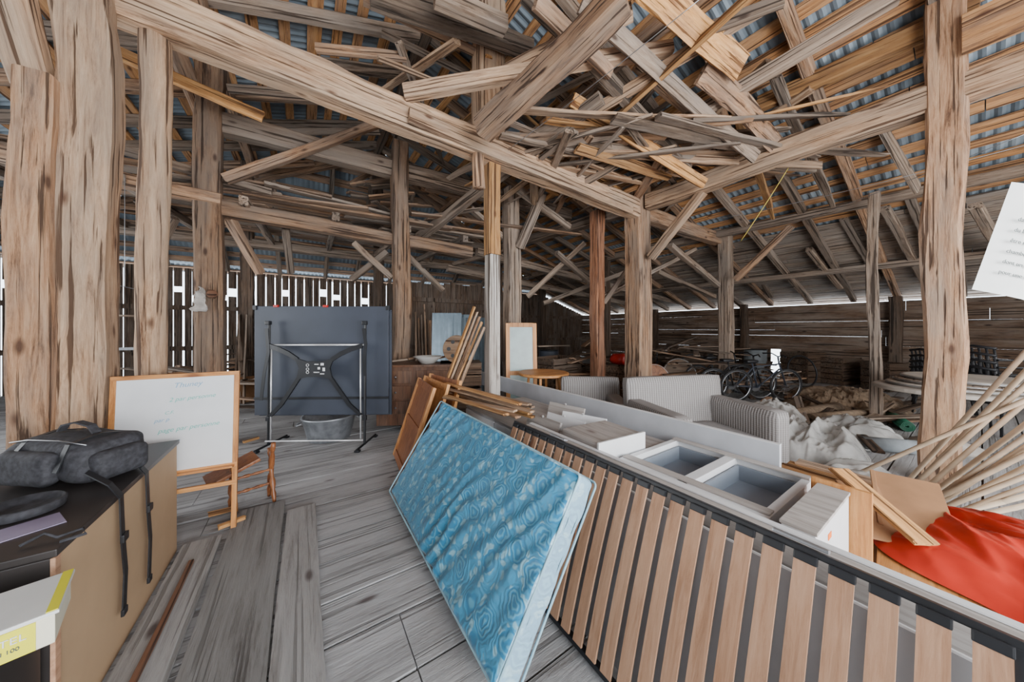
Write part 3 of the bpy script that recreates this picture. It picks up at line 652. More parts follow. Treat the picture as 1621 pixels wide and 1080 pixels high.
mk('tub_body', lathe(bmesh.new(), [(.25, 0), (.26, .01), (.32, .29), (.335, .298), (.34, .31), (.33, .32), (.315, .31), (.25, .03)], 40), M_zinc, parent=r_, smooth=True)
for s in (1, -1): mk('handle', ntube([(s*.32, -.06, .25), (s*.37, -.05, .23), (s*.38, 0, .22), (s*.37, .05, .23), (s*.32, .06, .25)], .008), M_zinc, parent=r_, smooth=True)

# ------------------------------------------------------------------ mattress
Ld = Vector((0, 1, 0))
def frame(o, Wv):
    Wv = Vector(Wv).normalized(); Nv = Ld.cross(Wv).normalized(); M = Matrix.Identity(4)
    for i, a in enumerate((Ld, Wv, Nv)):
        for k in range(3): M[k][i] = a[k]
    M.translation = Vector(o); return M, Wv, Nv
def matfn(p):
    q = p.copy(); s = 1 if p.z < 0 else -1
    if abs(p.z) > .03:
        dd = p.x*.8+p.y*.45
        q.z += s*(.016*math.sin(dd*58+5*noise.noise(p*3))*max(0, noise.noise(Vector((p.x*2.4, p.y*1.6, 2)))+.35)+.007*noise.noise(p*16))
    q.z += .012*math.sin(p.x*2.2); q.y += .008*noise.noise(Vector((p.x*6, p.z*9, 1))); return q
_, Wd, Nd = frame((0, 0, 0), (.545, 0, .838))
M_, _, _ = frame(Vector((.615, 1.96, .076))+Wd*.44+Nd*.07, (.545, 0, .838))
r_ = root('mattress', 'single blue mattress with rose pattern standing on its side', 'mattress', (0, 0, 0), M=M_)
mo = mk('mattress_body', rbox((1.82, .87, .14), .03, 90, matfn), [M_mat, M_mat_lit], parent=r_, smooth=True)
for p_ in mo.data.polygons:
    if abs(p_.center.x) > .899 or abs(p_.center.y) > .424: p_.material_index = 1  # border faces get the fabric copy with light painted in
M_pip = plain('pale_blue_piping', (.30, .50, .60), .6)
for z in (-.066, .066):
    pts = []
    for (cx, cy, a0) in ((.885, .41, 0), (-.885, .41, 90), (-.885, -.41, 180), (.885, -.41, 270)):
        for k in range(5):
            a = math.radians(a0+k*22.5); pts.append((cx+.0225*math.cos(a), cy+.0225*math.sin(a), z))
    mk('piping', ntube(pts, .006, 6, closed=True), M_pip, parent=r_, smooth=True)
# ------------------------------------------------------------------ bed base
BW = (.30, 0, .82)
M_, Wb, Nb = frame((1.04, .95, .02), BW)
r_ = root('slatted_bed_base', 'slatted bed base with black frame leaning on its side', 'bed base', (0, 0, 0), M=M_)
for y in (.015, .825): mk('frame_rail', nbox((0, y, .022), (2.02, .020, .040), .004), M_black, parent=r_)
for x in (-1.0, 1.0): mk('end_rail', nbox((x, .42, .022), (.025, .80, .04), .004), M_black, parent=r_)
b = bmesh.new(); n = 25
for i in range(n):
    x = -.965+i*1.93/(n-1)
    t = bmesh.new(); bmesh.ops.create_cube(t, size=1); bmesh.ops.scale(t, vec=(.052, .78, .010), verts=t.verts)
    bmesh.ops.subdivide_edges(t, edges=[e for e in t.edges if abs(e.verts[0].co.y-e.verts[1].co.y) > .1], cuts=10)
    for v_ in t.verts: v_.co.z -= .014*(1-(v_.co.y/.4)**2)
    merge(b, t, Matrix.Translation((x, .42, -.002)))
mk('slats', b, W_slat, parent=r_, label='curved beech slats')
b = bmesh.new()
for i in range(n):
    x = -.965+i*1.93/(n-1); abox(b, (x, .806, .0), (.056, .026, .022), .004)
mk('slat_holders', b, M_black, parent=r_)
for x in (-.62, .55): mk('hinge', nbox((x, .845, .03), (.14, .012, .03), .004), M_steel, parent=r_)
M_, _, _ = frame(Vector((1.04, .95, .02))+Nb*.10, BW)
r_ = root('grey_panel', 'grey laminate panel leaning behind the slatted bed base', 'panel', (0, 0, 0), M=M_)
mk('board', nbox((0, .38, 0), (2.0, .70, .018), .003), M_midgrey, parent=r_)
mk('edge_strip', nbox((0, .732, 0), (2.0, .006, .019), 0), M_white, parent=r_)

# ------------------------------------------------------------------ cabinets
r_ = root('oak_board', 'long grey oak board standing on edge behind the bed base', 'board', (1.56, .95, 0))
mk('board_core', nbox((0, 0, .35), (.10, 2.3, .70), .003), W_oak, parent=r_)
mk('edge_band', nbox((.03, 0, .705), (.03, 2.3, .006), 0), M_white, parent=r_)
r_ = root('drawer_cabinet', 'white cabinet lying on its back with two grey drawer trays', 'cabinet', (2.09, .93, 0))
b = openbox(bmesh.new(), (.70, .80, .64), .04); abox(b, (0, 0, .615), (.66, .06, .05)); abox(b, (0, 0, .48), (.64, .74, .02), 0); mk('body', b, M_white, parent=r_)
for y in (-.195, .195):
    mk('drawer', openbox(bmesh.new(), (.54, .31, .11), .014, (.02, y, .495)), M_greytray, parent=r_, label='shallow grey plastic drawer tray')
for x in (-.29, .31): mk('rail', nbox((x, 0, .645), (.06, .79, .010)), W_oak, parent=r_)
mk('front_panel', nbox((-.36, 0, .31), (.014, .82, .62)), W_oak, parent=r_, label='grey oak front')
r_ = root('low_cabinet', 'white kitchen cabinet with closed top', 'cabinet', (1.97, 2.33, 0))
mk('body', nbox((0, 0, .295), (.80, 1.93, .59), .004), M_offw, parent=r_)
for y in (-.64, 0, .64):
    d_ = mk('door', nbox((-.41, y, .30), (.018, .62, .56), .004), M_white, parent=r_); mk('handle', ntube([(-.435, y-.08, .5), (-.435, y+.08, .5)], .005), M_chrome, parent=d_)
mk('worktop', nbox((0, 0, .60), (.82, 1.94, .018), .003), W_oak, parent=r_)
r_ = root('drawer_box', 'pale wood drawer box resting on the cabinet', 'drawer', (1.84, 1.56, .612), math.radians(-4))
mk('body', nbox((0, 0, .065), (.44, .36, .13), .004), W_oak, parent=r_)
mk('front', nbox((0, -.19, .07), (.46, .018, .14), .003), M_white, parent=r_)
r_ = root('small_cabinet', 'narrow white cabinet with orange sticker and pine side', 'cabinet', (1.98, .42, 0))
mk('body', nbox((0, 0, .335), (.56, .11, .67), .004), M_white, parent=r_)
mk('lid', nbox((0, .0, .677), (.57, .12, .014), .002), W_oak, parent=r_)
mk('side', nbox((.31, -.02, .35), (.022, .22, .70), .003), W_frameZ, parent=r_, label='orange pine side board')
mk('sticker', nbox((-.08, -.0565, .60), (.05, .002, .025), 0), M_orangest, parent=r_)
r_ = root('long_white_panel', 'long pale grey laminate panel standing on its edge', 'panel', (2.50, 2.75, .0))
mk('board', nbox((0, 0, .66), (.035, 4.1, .21), .003), M_offw, parent=r_)
mk('edge_band', nbox((0, 0, .768), (.036, 4.1, .004), 0), M_white, parent=r_)
for y in (-1.9, .0, 1.7): mk('support_block', nbox((0.02, y, .276), (.05, .12, .552), .004), W_grey, parent=r_)
for i, (x, y) in enumerate(((1.70, 2.1), (1.86, 2.0), (2.16, 2.3), (2.04, 1.95))):
    r_ = root('cabinet_door', 'white cabinet door panel leaning over the cabinet', 'door', (x, y, .612), .1*i)
    mk('panel', nbox((0, 0, .06), (.02, .42, .13), .003, Matrix.Rotation(.35, 4, 'Y')), M_white if i % 2 else W_oak, parent=r_)
    mk('knob', lathe(bmesh.new(), [(.006, 0), (.012, .012), (.003, .018)], 12), M_chrome, Matrix.Translation((.02, 0, .12)), parent=r_)
for i in range(14):
    p = PZ(R.uniform(703, 730), R.uniform(606, 640), .66+i*.016); q = PZ(R.uniform(800, 846), R.uniform(640, 662), .66+i*.016)
    timber('pine_lath', p, q, .06, .018, R.choice([W_orange, W_pale, W_beam]), 'short pine lath stacked on the white cabinet', 'plank', 'laths stacked on the cabinet', irr=.003)
for i in range(5):
    timber('leaning_board', PZ(664+i*5, 716, 0.02), PD(750+i*4, 486+i*8, 4.05-.05*i), .10, .025, [W_orange, W_pale, W_beam][i % 3], 'orange board leaning upright beside the slim post', 'plank', 'boards leaning beside the slim post', irr=.004, roll=R.uniform(-.3, .3))
for i, (x, y, a) in enumerate(((.86, 3.50, .32), (1.02, 3.55, .30), (1.20, 3.6, .25))):
    r_ = root('framed_board', 'orange-brown framed wooden board leaning upright', 'board', (x, y, 0), math.radians(-6+6*i))
    T = Matrix.Rotation(a, 4, 'Y')
    for yy in (-.36, .36): mk('upright', nbox((0, yy, .47), (.035, .06, .94), .004, T), W_frameZ, parent=r_)
    for z in (.04, .47, .90): mk('crossrail', nbox((0, 0, z), (.03, .68, .07), .003, T), W_frame if i == 1 else W_brownZ, parent=r_)
    mk('infill', nbox((.004, 0, .47), (.012, .67, .88), .002, T), W_brownZ if i != 1 else W_frameZ, parent=r_)

# ------------------------------------------------------------------ rattan furniture
def sofa(name, label, cat, loc, rz, W, D=.78, H=.82, A=.62):
    r = root(name, label, cat, loc, rz)
    mk('seat_base', rbox((W-.2, D-.1, .30), .03, 8), M_rat, Matrix.Translation((0, 0, .20)), parent=r, smooth=True)
    mk('backrest', rbox((W, .13, H-.06), .035, 10), M_rat, Matrix.Translation((0, D/2-.06, H/2+.03)) @ Matrix.Rotation(-.08, 4, 'X'), parent=r, smooth=True)
    for s in (-1, 1): mk('armrest', rbox((.18, D, A-.06), .035, 8), M_rat, Matrix.Translation((s*(W/2-.09), 0, A/2+.03)), parent=r, smooth=True)
    mk('cushion', rbox((W-.38, D-.18, .08), .03, 8), M_cush, Matrix.Translation((0, -.04, .38)), parent=r, smooth=True)
    for sx in (-1, 1):
        for sy in (-1, 1): mk('foot', nbox((sx*(W/2-.06), sy*(D/2-.06), .03), (.06, .06, .06), .008), M_black, parent=r)
    return r
sofa('loveseat', 'grey woven rattan loveseat with wide arms', 'sofa', (3.50, 1.66, 0), math.radians(-22), 1.26, D=.88, H=.94, A=.70)
sofa('rattan_armchair', 'grey woven rattan armchair beside the loveseat', 'chair', (3.05, 2.72, 0), math.radians(-40), .78, H=.84)
r_ = root('round_wood_table', 'orange wooden round table top on legs', 'table', (3.0, 3.65, 0))
mk('tabletop', lathe(bmesh.new(), [(.36, .80), (.38, .81), (.38, .835), (.36, .845)], 40), W_frame, parent=r_)
for k in range(4): a = k*math.pi/2+.7; mk('leg', ntube([(.22*math.cos(a), .22*math.sin(a), .8), (.3*math.cos(a), .3*math.sin(a), 0)], .02), W_frameZ, parent=r_)
pd_ = PD(826, 500, 5.0)
r_ = root('glazed_door', 'wood-framed cabinet door with frosted glass leaning upright', 'door', (0, 0, 0), M=Matrix.Translation((pd_.x, pd_.y, 0)) @ Matrix.Rotation(math.radians(-28), 4, 'Z') @ Matrix.Rotation(-.08, 4, 'X'))
for x in (-.22, .22): mk('stile', nbox((x, 0, .80), (.065, .03, 1.58), .004), W_frameZ, parent=r_)
for z in (.04, .78, 1.56): mk('crossrail', nbox((0, 0, z), (.38, .03, .07), .004), W_frameZ, parent=r_)
mk('glass_panel', nbox((0, 0, .8), (.39, .008, 1.5), 0), M_glass, parent=r_)
r_ = root('old_desk', 'dark varnished wooden desk with drawers', 'desk', (1.42, 4.72, 0), -.5)
mk('desktop', nbox((0, 0, .96), (1.15, .5, .03), .005), W_deskZ, parent=r_)
mk('body', nbox((0, .02, .52), (1.05, .42, .84), .005), W_deskZ, parent=r_)
for k in range(3):
    for x in (-.25, .26):
        d_ = mk('drawer', nbox((x, -.2, .80-k*.22), (.44, .02, .18), .004), W_deskZ, parent=r_); mk('knob', lathe(bmesh.new(), [(.008, 0), (.014, .015), (.004, .022)], 12), M_steel, Matrix.Translation((x, -.211, .80-k*.22)) @ Matrix.Rotation(math.pi/2, 4, 'X'), parent=d_)
mk('basin', lathe(bmesh.new(), [(.10, 0), (.17, .07), (.21, .10), (.215, .105), (.2, .105), (.16, .07), (.09, .012)], 32), M_ceram, Matrix.Translation((1.55, 4.6, .977)), smooth=True, label='white enamel basin on the dark desk', cat='basin')
for i in range(5):
    p = Vector((1.05+.14*i, 4.98-.07*i, .995+.02*(i % 3))); timber('desk_offcut', p, p+Vector((.3, -.1+.05*i, .03)), .06, .03, R.choice([W_dark, W_beam, W_grey]), 'wood offcut lying on the dark desk', 'wood', 'offcuts on the desk', irr=.004)
r_ = root('wooden_disc', 'round pale wooden disc with holes standing on edge', 'disc', (0, 0, 0), M=Matrix.Translation((1.93, 4.40, .98)) @ Matrix.Rotation(math.radians(-25), 4, 'Z') @ Matrix.Rotation(math.radians(82), 4, 'X'))
mk('disc_body', lathe(bmesh.new(), [(.20, -.012), (.21, -.008), (.21, .008), (.20, .012)], 40), W_pale, Matrix.Translation((0, .21, 0)), parent=r_)
for k in range(6): a = k*math.pi/3; mk('hole', lathe(bmesh.new(), [(.03, .011), (.03, .014)], 16, (.12*math.cos(a), .21+.12*math.sin(a), 0)), M_black, parent=r_)
r_ = root('crate', 'rough wooden crate under the disc', 'crate', (2.06, 4.55, 0), -.4)
b = bmesh.new()
for z in (.1, .3, .5, .7, .88):
    for s in (-1, 1): abox(b, (0, s*.24, z+.01), (.6, .02, .16), .003); abox(b, (s*.3, 0, z+.01), (.02, .46, .16), .003)
abox(b, (0, 0, .965), (.62, .5, .02), .003); mk('crate_boards', b, W_dark, parent=r_)
for k in range(4):
    p = PD(706+k*15, 500, 6.4); r_ = root('metal_sheet', 'blue-grey ribbed metal sheet leaning upright', 'sheet', (p.x, p.y, 0), math.radians(-30+k*4), group='ribbed sheets leaning together')
    b = bmesh.new(); prev = None
    for i in range(25):
        x = -.3+.6*i/24; yy = .012*math.sin(i*math.pi/2)+k*.03
        a = b.verts.new((x, yy-.1, 0)); c = b.verts.new((x, yy+.1, 1.82-k*.03))
        if prev: b.faces.new((prev[0], a, c, prev[1]))
        prev = (a, c)
    mk('ribbed_panel', b, M_terr, parent=r_)

# ------------------------------------------------------------------ bicycles
def bicycle(loc, rz, lean, mat, label):
    r = root('bicycle', label, 'bicycle', (0, 0, 0), M=Matrix.Translation(loc) @ Matrix.Rotation(rz, 4, 'Z') @ Matrix.Rotation(lean, 4, 'X'))
    for x in (-.52, .52):
        w = mk('wheel', ntube(circ((x, 0, .34), .32, 'y', 32), .022, 8, closed=True), M_rubber, parent=r, smooth=True)
        b = bmesh.new(); tube(b, circ((x, 0, .34), .295, 'y', 32), .009, 6, closed=True)
        for k in range(14): a = k*math.pi/7; tube(b, [(x, 0, .34), (x+.29*math.cos(a), 0, .34+.29*math.sin(a))], .002, 4)
        tube(b, [(x, -.04, .34), (x, .04, .34)], .02); mk('spokes', b, M_steel, parent=w)
    b = bmesh.new()
    for p in ([(-.52, 0, .34), (-.08, 0, .30)], [(-.08, 0, .30), (-.22, 0, .80)], [(-.52, 0, .34), (-.19, 0, .72)], [(-.08, 0, .30), (.36, 0, .68)], [(-.19, 0, .72), (.34, 0, .78)], [(.52, 0, .34), (.34, 0, .80), (.31, 0, .92)]): tube(b, p, .015)
    mk('bike_frame', b, mat, parent=r, smooth=True)
    mk('handlebar', ntube([(.22, -.27, .96), (.30, -.14, .98), (.31, 0, .93), (.30, .14, .98), (.22, .27, .96)], .013), M_black, parent=r, smooth=True)
    mk('saddle', rbox((.26, .14, .06), .025, 6, lambda p: Vector((p.x, p.y*(1-.5*max(0, p.x/.13)), p.z))), M_black, Matrix.Translation((-.24, 0, .84)), parent=r, smooth=True)
    b = bmesh.new(); lathe(b, [(.09, -.003), (.09, .003)], 24); b.transform(Matrix.Translation((-.08, .04, .30)) @ Matrix.Rotation(math.pi/2, 4, 'X')); tube(b, [(-.08, .05, .3), (.05, .06, .19)], .008); mk('crank', b, M_steel, parent=r)
bicycle((7.55, 2.85, 0), -.55, .08, M_black, 'dark bicycle parked in the barn')
bicycle((7.75, 2.50, 0), -.55, .08, M_slate, 'charcoal bicycle parked beside another one')
bicycle((7.95, 3.35, 0), -.55, .08, M_black, 'black bicycle behind two others')
bicycle((7.0, 4.5, 0), .2, .1, M_black, 'dark bicycle leaning near the thick post')
def rtop(u, v, d, r, mat, label, hoop=False):
    p = PD(u, v, d); e = root('round_tabletop', label, 'tabletop', (0, 0, 0), M=Matrix.Translation((p.x, p.y, .0)) @ Matrix.Rotation(-.5, 4, 'Z') @ Matrix.Rotation(1.35, 4, 'X'))
    if hoop: mk('rim', ntube(circ((0, r, 0), r, 'z', 36), .02, 8, closed=True), mat, parent=e, smooth=True)
    else:
        mk('disc_body', lathe(bmesh.new(), [(r-.01, -.012), (r, -.006), (r, .006), (r-.01, .012)], 40, (0, r, 0)), mat, parent=e); mk('rim', ntube(circ((0, r, .012), r-.02, 'z', 36), .008, 6, closed=True), M_steel, parent=e, smooth=True)
rtop(1080, 560, 7.0, .42, W_dark, 'dark round tabletop standing on its edge'); rtop(1040, 560, 6.9, .36, W_brownZ, 'brown round tabletop standing on its edge'); rtop(1105, 560, 7.3, .45, M_black, 'large dark hoop leaning on stored items', True); rtop(1275, 560, 8.0, .40, M_black, 'dark hoop leaning on stored items', True)

r_ = root('round_table', 'pale round garden table on a thick column', 'table', (6.7, .25, 0))
mk('tabletop', lathe(bmesh.new(), [(.56, .70), (.60, .71), (.60, .75), (.58, .76)], 40), M_stone, parent=r_)
mk('pedestal', lathe(bmesh.new(), [(.3, 0), (.28, .05), (.09, .12), (.07, .4), (.1, .65), (.2, .7)], 24), M_stone, parent=r_, smooth=True)
for k in range(3):
    r_ = root('spare_tabletop', 'round garden tabletop stacked on a round table', 'tabletop', (6.75+.05*k, .2-.06*k, .762+.045*k), group='stacked round tabletops')
    mk('disc_body', lathe(bmesh.new(), [(.50, .0), (.53, .01), (.53, .035), (.51, .042)], 40), [M_stone, W_grey, M_stone][k], parent=r_); mk('rim', ntube(circ((0, 0, .022), .535, 'z', 36), .008, 6, closed=True), M_steel, parent=r_, smooth=True)
def chair(loc, rz, z, grp):
    r = root('stacking_chair', 'dark plastic stacking chair in a stack', 'chair', (loc[0], loc[1], z), rz, group=grp)
    mk('seat', rbox((.44, .42, .04), .018, 6), M_black, Matrix.Translation((0, 0, .44)), parent=r, smooth=True)
    b = bmesh.new()
    for k in range(6): tube(b, [(-.18+k*.072, .2, .46), (-.19+k*.076, .27, .82)], .012)
    tube(b, [(-.21, .27, .82), (0, .29, .85), (.21, .27, .82)], .018); mk('backrest', b, M_black, parent=r, smooth=True)
    for sx in (-1, 1):
        for sy in (-1, 1): mk('leg', ntube([(sx*.19, sy*.17, .44), (sx*.23, sy*.23, 0)], .014), M_black, parent=r, smooth=True)
        mk('armrest', ntube([(sx*.22, .26, .66), (sx*.25, -.05, .66), (sx*.24, -.16, .60), (sx*.2, -.17, .44)], .014), M_black, parent=r, smooth=True)
for k in range(5): chair((8.3, -.12), .9, k*.10, 'stack of plastic chairs')
for k in range(4): chair((8.9, .35), .7, k*.10, 'second stack of plastic chairs')

# ------------------------------------------------------------------ heaps and rolls
def heap(name, label, cat, c, rx, ry, h, mat, seed, fold=.09, fr=3.0, n=56, an=(1, 1), rz=0, smooth=True, fineamt=.25):
    b = bmesh.new(); V = []
    for i in range(n+1):
        row = []
        for j in range(n+1):
            x = -1+2*i/n; y = -1+2*j/n
            a = math.atan2(y, x); rad = max(abs(x), abs(y)); edge = 1+.22*noise.noise(Vector((math.cos(a)*1.5, math.sin(a)*1.5, seed)))
            px = math.cos(a)*rad*rx*edge; py = math.sin(a)*rad*ry*edge
            q = Vector((px*fr*an[0], py*fr*an[1], seed*3.3)); q += Vector((noise.noise(q*.6), noise.noise(q*.6+Vector((9, 0, 0))), 0))*.8
            rg = 1-2*abs(noise.noise(q)); rg2 = 1-2*abs(noise.noise(q*2.3+Vector((3, 3, 3)))); rg3 = abs(noise.noise(q*5))
            z = max(0, h*(1-rad**2.4)) + (rg*fold+rg2*fold*.4+rg3*fold*fineamt)*(1-rad**4)
            row.append(b.verts.new((px, py, max(.004, z+.01))))
        V.append(row)
    for i in range(n):
        for j in range(n): b.faces.new((V[i][j], V[i+1][j], V[i+1][j+1], V[i][j+1]))
    return mk(name, b, mat, Matrix.Translation(c) @ Matrix.Rotation(rz, 4, 'Z'), smooth=smooth, label=label, cat=cat)
r_ = root('plywood_stack', 'stack of brown boards under the red tarpaulin', 'boards', (2.95, -.18, 0), .1)
for k in range(6): mk('board_sheet', nbox((R.uniform(-.03, .03), R.uniform(-.03, .03), .03+k*.05), (1.05, 1.05, .045), .004), W_frame if k % 2 else M_card2, parent=r_)
heap('red_tarpaulin', 'folded red tarpaulin lying on a stack of boards', 'tarpaulin', (2.92, -.22, .305), .68, .60, .12, M_red, 3, .045, 2.6, 120, an=(.8, 2.2), rz=.75, fineamt=.25)
heap('plastic_sheeting', 'heap of translucent dusty plastic sheeting on the floor', 'plastic sheet', (5.1, 1.15, 0), .75, .5, .20, M_plastic, 8, .16, 2.6, 90, an=(1, 1.6))
heap('plastic_sheeting', 'brownish crumpled plastic sheeting beside a grey roll', 'plastic sheet', (6.2, .95, 0), .5, .42, .12, M_plastic, 15, .13, 3.4, 80)
heap('plastic_sheeting', 'flattened pale plastic sheeting near bundled poles', 'plastic sheet', (4.3, .62, 0), .5, .36, .07, M_plastic, 21, .11, 3.4, 80)
heap('plastic_sheeting', 'translucent plastic sheeting thrown over stored boards', 'plastic sheet', (6.0, 1.75, 0), .6, .4, .22, M_plastic, 27, .14, 3, 80)
heap('debris_heap', 'heap of brown debris near the low eave', 'debris', (8.8, 1.5, 0), 1.2, .9, .12, M_carpet, 31, .15, 3, 70, smooth=False)
def roll(loc, rz, L, r, mat, label, cat='roll'):
    b = bmesh.new(); pts = []
    for i in range(90):
        t = i/89; a = t*2*math.pi*4; rad = r*(.25+.75*t); pts.append((rad*math.cos(a), rad*math.sin(a)))
    A = [b.verts.new((-L/2, p[0], p[1]+r)) for p in pts]; B = [b.verts.new((L/2, p[0], p[1]+r)) for p in pts]
    for i in range(89): b.faces.new((A[i], A[i+1], B[i+1], B[i]))
    ob = mk('carpet_roll', b, mat, Matrix.Translation(loc) @ Matrix.Rotation(rz, 4, 'Z'), smooth=True, label=label, cat=cat)
    s = ob.modifiers.new('sol', 'SOLIDIFY'); s.thickness = .012; return ob
roll((6.9, 1.55, 0), -.2, 1.6, .12, M_carpet, 'beige rolled carpet lying on the floor')
roll((7.2, 1.2, .0), -.35, 1.5, .10, M_carpet, 'brown rolled carpet lying on the floor')
roll((5.9, .62, 0), -.9, .5, .09, M_greyroll, 'short grey roll lying near the squared post')
roll((7.8, .75, 0), .3, 1.1, .08, M_green, 'dark green roll near stacked chairs')
for i in range(30):
    x = 5.2+R.uniform(0, 4); y = .5+R.uniform(0, 2.2)
    a = R.uniform(-.8, .8); timber('floor_batten', (x, y, .04+.03*i/8), (x+math.cos(a)*1.3, y+math.sin(a)*1.3, .05+R.uniform(0, .25)), .1, .03, R.choice([W_grey, W_dark, W_beam, W_dark]), 'loose batten lying among rolls and sheeting', 'plank', 'battens strewn on the floor')
for i in range(5):
    p = PZ(1205+i*14, 742-i*3, .33+.02*i); q = PZ(1350+i*10, 800-i*9, .33+.02*i)
    timber('pine_board', p, q, .12, .022, R.choice([W_orange, W_pale, W_orange]), 'orange pine board lying beside the cabinets', 'plank', 'pine boards beside the cabinets', irr=.004)
r_ = root('trestle', 'low rough trestle carrying pine boards', 'trestle', (3.2, .85, 0), -.3)
mk('crossbar', nbox((0, 0, .29), (.9, .08, .05)), W_grey, parent=r_)
for x in (-.38, .38): mk('leg', nbox((x, 0, .135), (.06, .2, .27)), W_grey, parent=r_)
for i, (u, v, z, w, l, a, m, lb) in enumerate(((1400, 812, .42, .30, .42, .5, M_card2, 'brown cardboard sheet lying beside the tarpaulin'), (1388, 795, .50, .12, .5, .9, W_orange, 'orange board lying beside the tarpaulin'), (1440, 800, .46, .28, .5, .2, M_card2, 'brown hardboard sheet near the poles'))):
    p = PZ(u, v, z); M = Matrix.Translation(p) @ Matrix.Rotation(a, 4, 'Z') @ Matrix.Rotation(-.35, 4, 'Y')
    b = nbox((0, 0, 0), (l, w, .012), .002); abox(b, (0, w/2-.01, .01), (l*.96, .02, .012), .002); mk('leaning_sheet', b, m, M, label=lb, cat='sheet')
# poles
ends = [((1440, 758), (1690, 485)), ((1450, 766), (1690, 520)), ((1442, 772), (1690, 550)), ((1462, 776), (1690, 578)), ((1352, 752), (1690, 604)), ((1472, 784), (1690, 622)), ((1480, 790), (1690, 645)),
        ((1490, 794), (1690, 664)), ((1470, 796), (1690, 686)), ((1502, 800), (1690, 706)), ((1490, 805), (1690, 728)), ((1525, 808), (1690, 746)), ((1515, 813), (1690, 768)), ((1550, 816), (1690, 786))]
for i, (a, c) in enumerate(ends):
    p = PZ(a[0], a[1], .14+.012*(i % 4)); q = PD(c[0], c[1], 1.98+.03*(i % 2)); L = (p-q).length+.05
    b = ntube([(0, 0, 0), (.008, 0, 0), (.3, 0, 0), (L*.5, 0, 0), (L-.01, 0, 0), (L, 0, 0)], .017, 10, rr=[.010, .015, .0155, .016, .0165, .011]); M = Matrix.Translation(q) @ (p-q).to_track_quat('X', 'Z').to_matrix().to_4x4()
    mk('wooden_pole', b, M_pole, M, smooth=True, label='slender pale round pole in a leaning bundle', cat='pole', group='bundle of leaning poles')
r_ = root('pole_rack', 'rough trestle supporting the leaning poles', 'rack', (4.0, -.55, 0), .2)
for s in (-1, 1): mk('leg', ntube([(s*.3, -.15, 0), (s*.3, 0, .8)], .03), W_grey, parent=r_)
mk('crossbar', nbox((0, 0, .8), (.8, .06, .06), .005), W_grey, parent=r_)

# ------------------------------------------------------------------ hanging paper sign
P0 = PD(1538, 458, 1.5); P1 = PD(1640, 300, 1.46); P2 = PD(1672, 490, 1.46)
ex = (P2-P0); ey = (P1-P0); Wp = ex.length; Hp = ey.length; ex.normalize(); ey = (ey-ex*ey.dot(ex)).normalized(); ez = ex.cross(ey)
M = Matrix.Identity(4)
for i, a in enumerate((ex, ey, ez)):
    for k in range(3): M[k][i] = a[k]
M.translation = P0
r_ = root('paper_notice', 'large printed paper notice hanging from a cord', 'sign', (0, 0, 0), M=M)
b = bmesh.new(); n = 14; g = [[b.verts.new((Wp*i/n, Hp*j/n, .02*math.sin(i/n*3.1))) for j in range(n+1)] for i in range(n+1)]
for i in range(n):
    for j in range(n): b.faces.new((g[i][j], g[i+1][j], g[i+1][j+1], g[i][j+1]))
mk('sheet', b, M_paper, parent=r_, smooth=True)
for k, t in enumerate(('pour une chambre double', 'dont un enfant par', 'chambre 4 euros indus', 'être rendus au départ', 'du linge de lit et une', 'dans la chambre')):
    mk('printed_text', textmesh(t, .026), M_ink, Matrix.Translation((.05, .09+.05*k, .026)), parent=r_)
mk('cord', ntube([M.inverted() @ (P1+ex*.05), M.inverted() @ (P1+Vector((.3, -.2, 3.0)))], .002, 6), M_steel, parent=r_)
# cloth and saw
pc = PY(317, 474, 5.29)
def clothfn(p):
    w = 1-.75*max(0, p.z/.12)+.15*math.sin(p.z*40)
    return Vector((p.x*w, p.y, p.z))+Vector((noise.noise(p*22)*.04, noise.noise(p*18)*.03, noise.noise(p*14)*.05))
mk('hanging_cloth', rbox((.13, .05, .28), .022, 16, clothfn), M_cloth, Matrix.Translation((pc.x, pc.y, pc.z)), smooth=True, label='crumpled white cloth hung on the tall post', cat='cloth')
pk = PY(336, 466, 5.30); mk('round_knob', lathe(bmesh.new(), [(.02, 0), (.05, .01), (.055, .03), (.03, .045)], 20), W_red, Matrix.Translation(pk) @ Matrix.Rotation(math.pi/2, 4, 'X'), smooth=True, label='round brown wooden knob on the tall post', cat='pulley')  # small round knob fixed to the post
ps = PD(197, 500, 3.4)
r_ = root('bow_saw', 'old wooden frame saw hanging by the log post', 'saw', ps, .1)
b = bmesh.new(); tube(b, [(-.1, 0, -.4), (-.08, 0, 0), (-.1, 0, .35)], .015); tube(b, [(.1, 0, -.35), (.08, 0, 0), (.1, 0, .3)], .015); tube(b, [(-.08, 0, 0), (.08, 0, 0)], .012); mk('saw_frame', b, W_grey, parent=r_, smooth=True)
mk('blade', nbox((0, 0, -.36), (.2, .002, .03), 0), M_steel, parent=r_)
mk('cord', ntube([(-.1, 0, .34), (.1, 0, .29)], .004, 6), M_steel, parent=r_)
mk('hook', ntube([(0, 0, .32), (0, 0, 1.5)], .003, 6), M_steel, parent=r_)

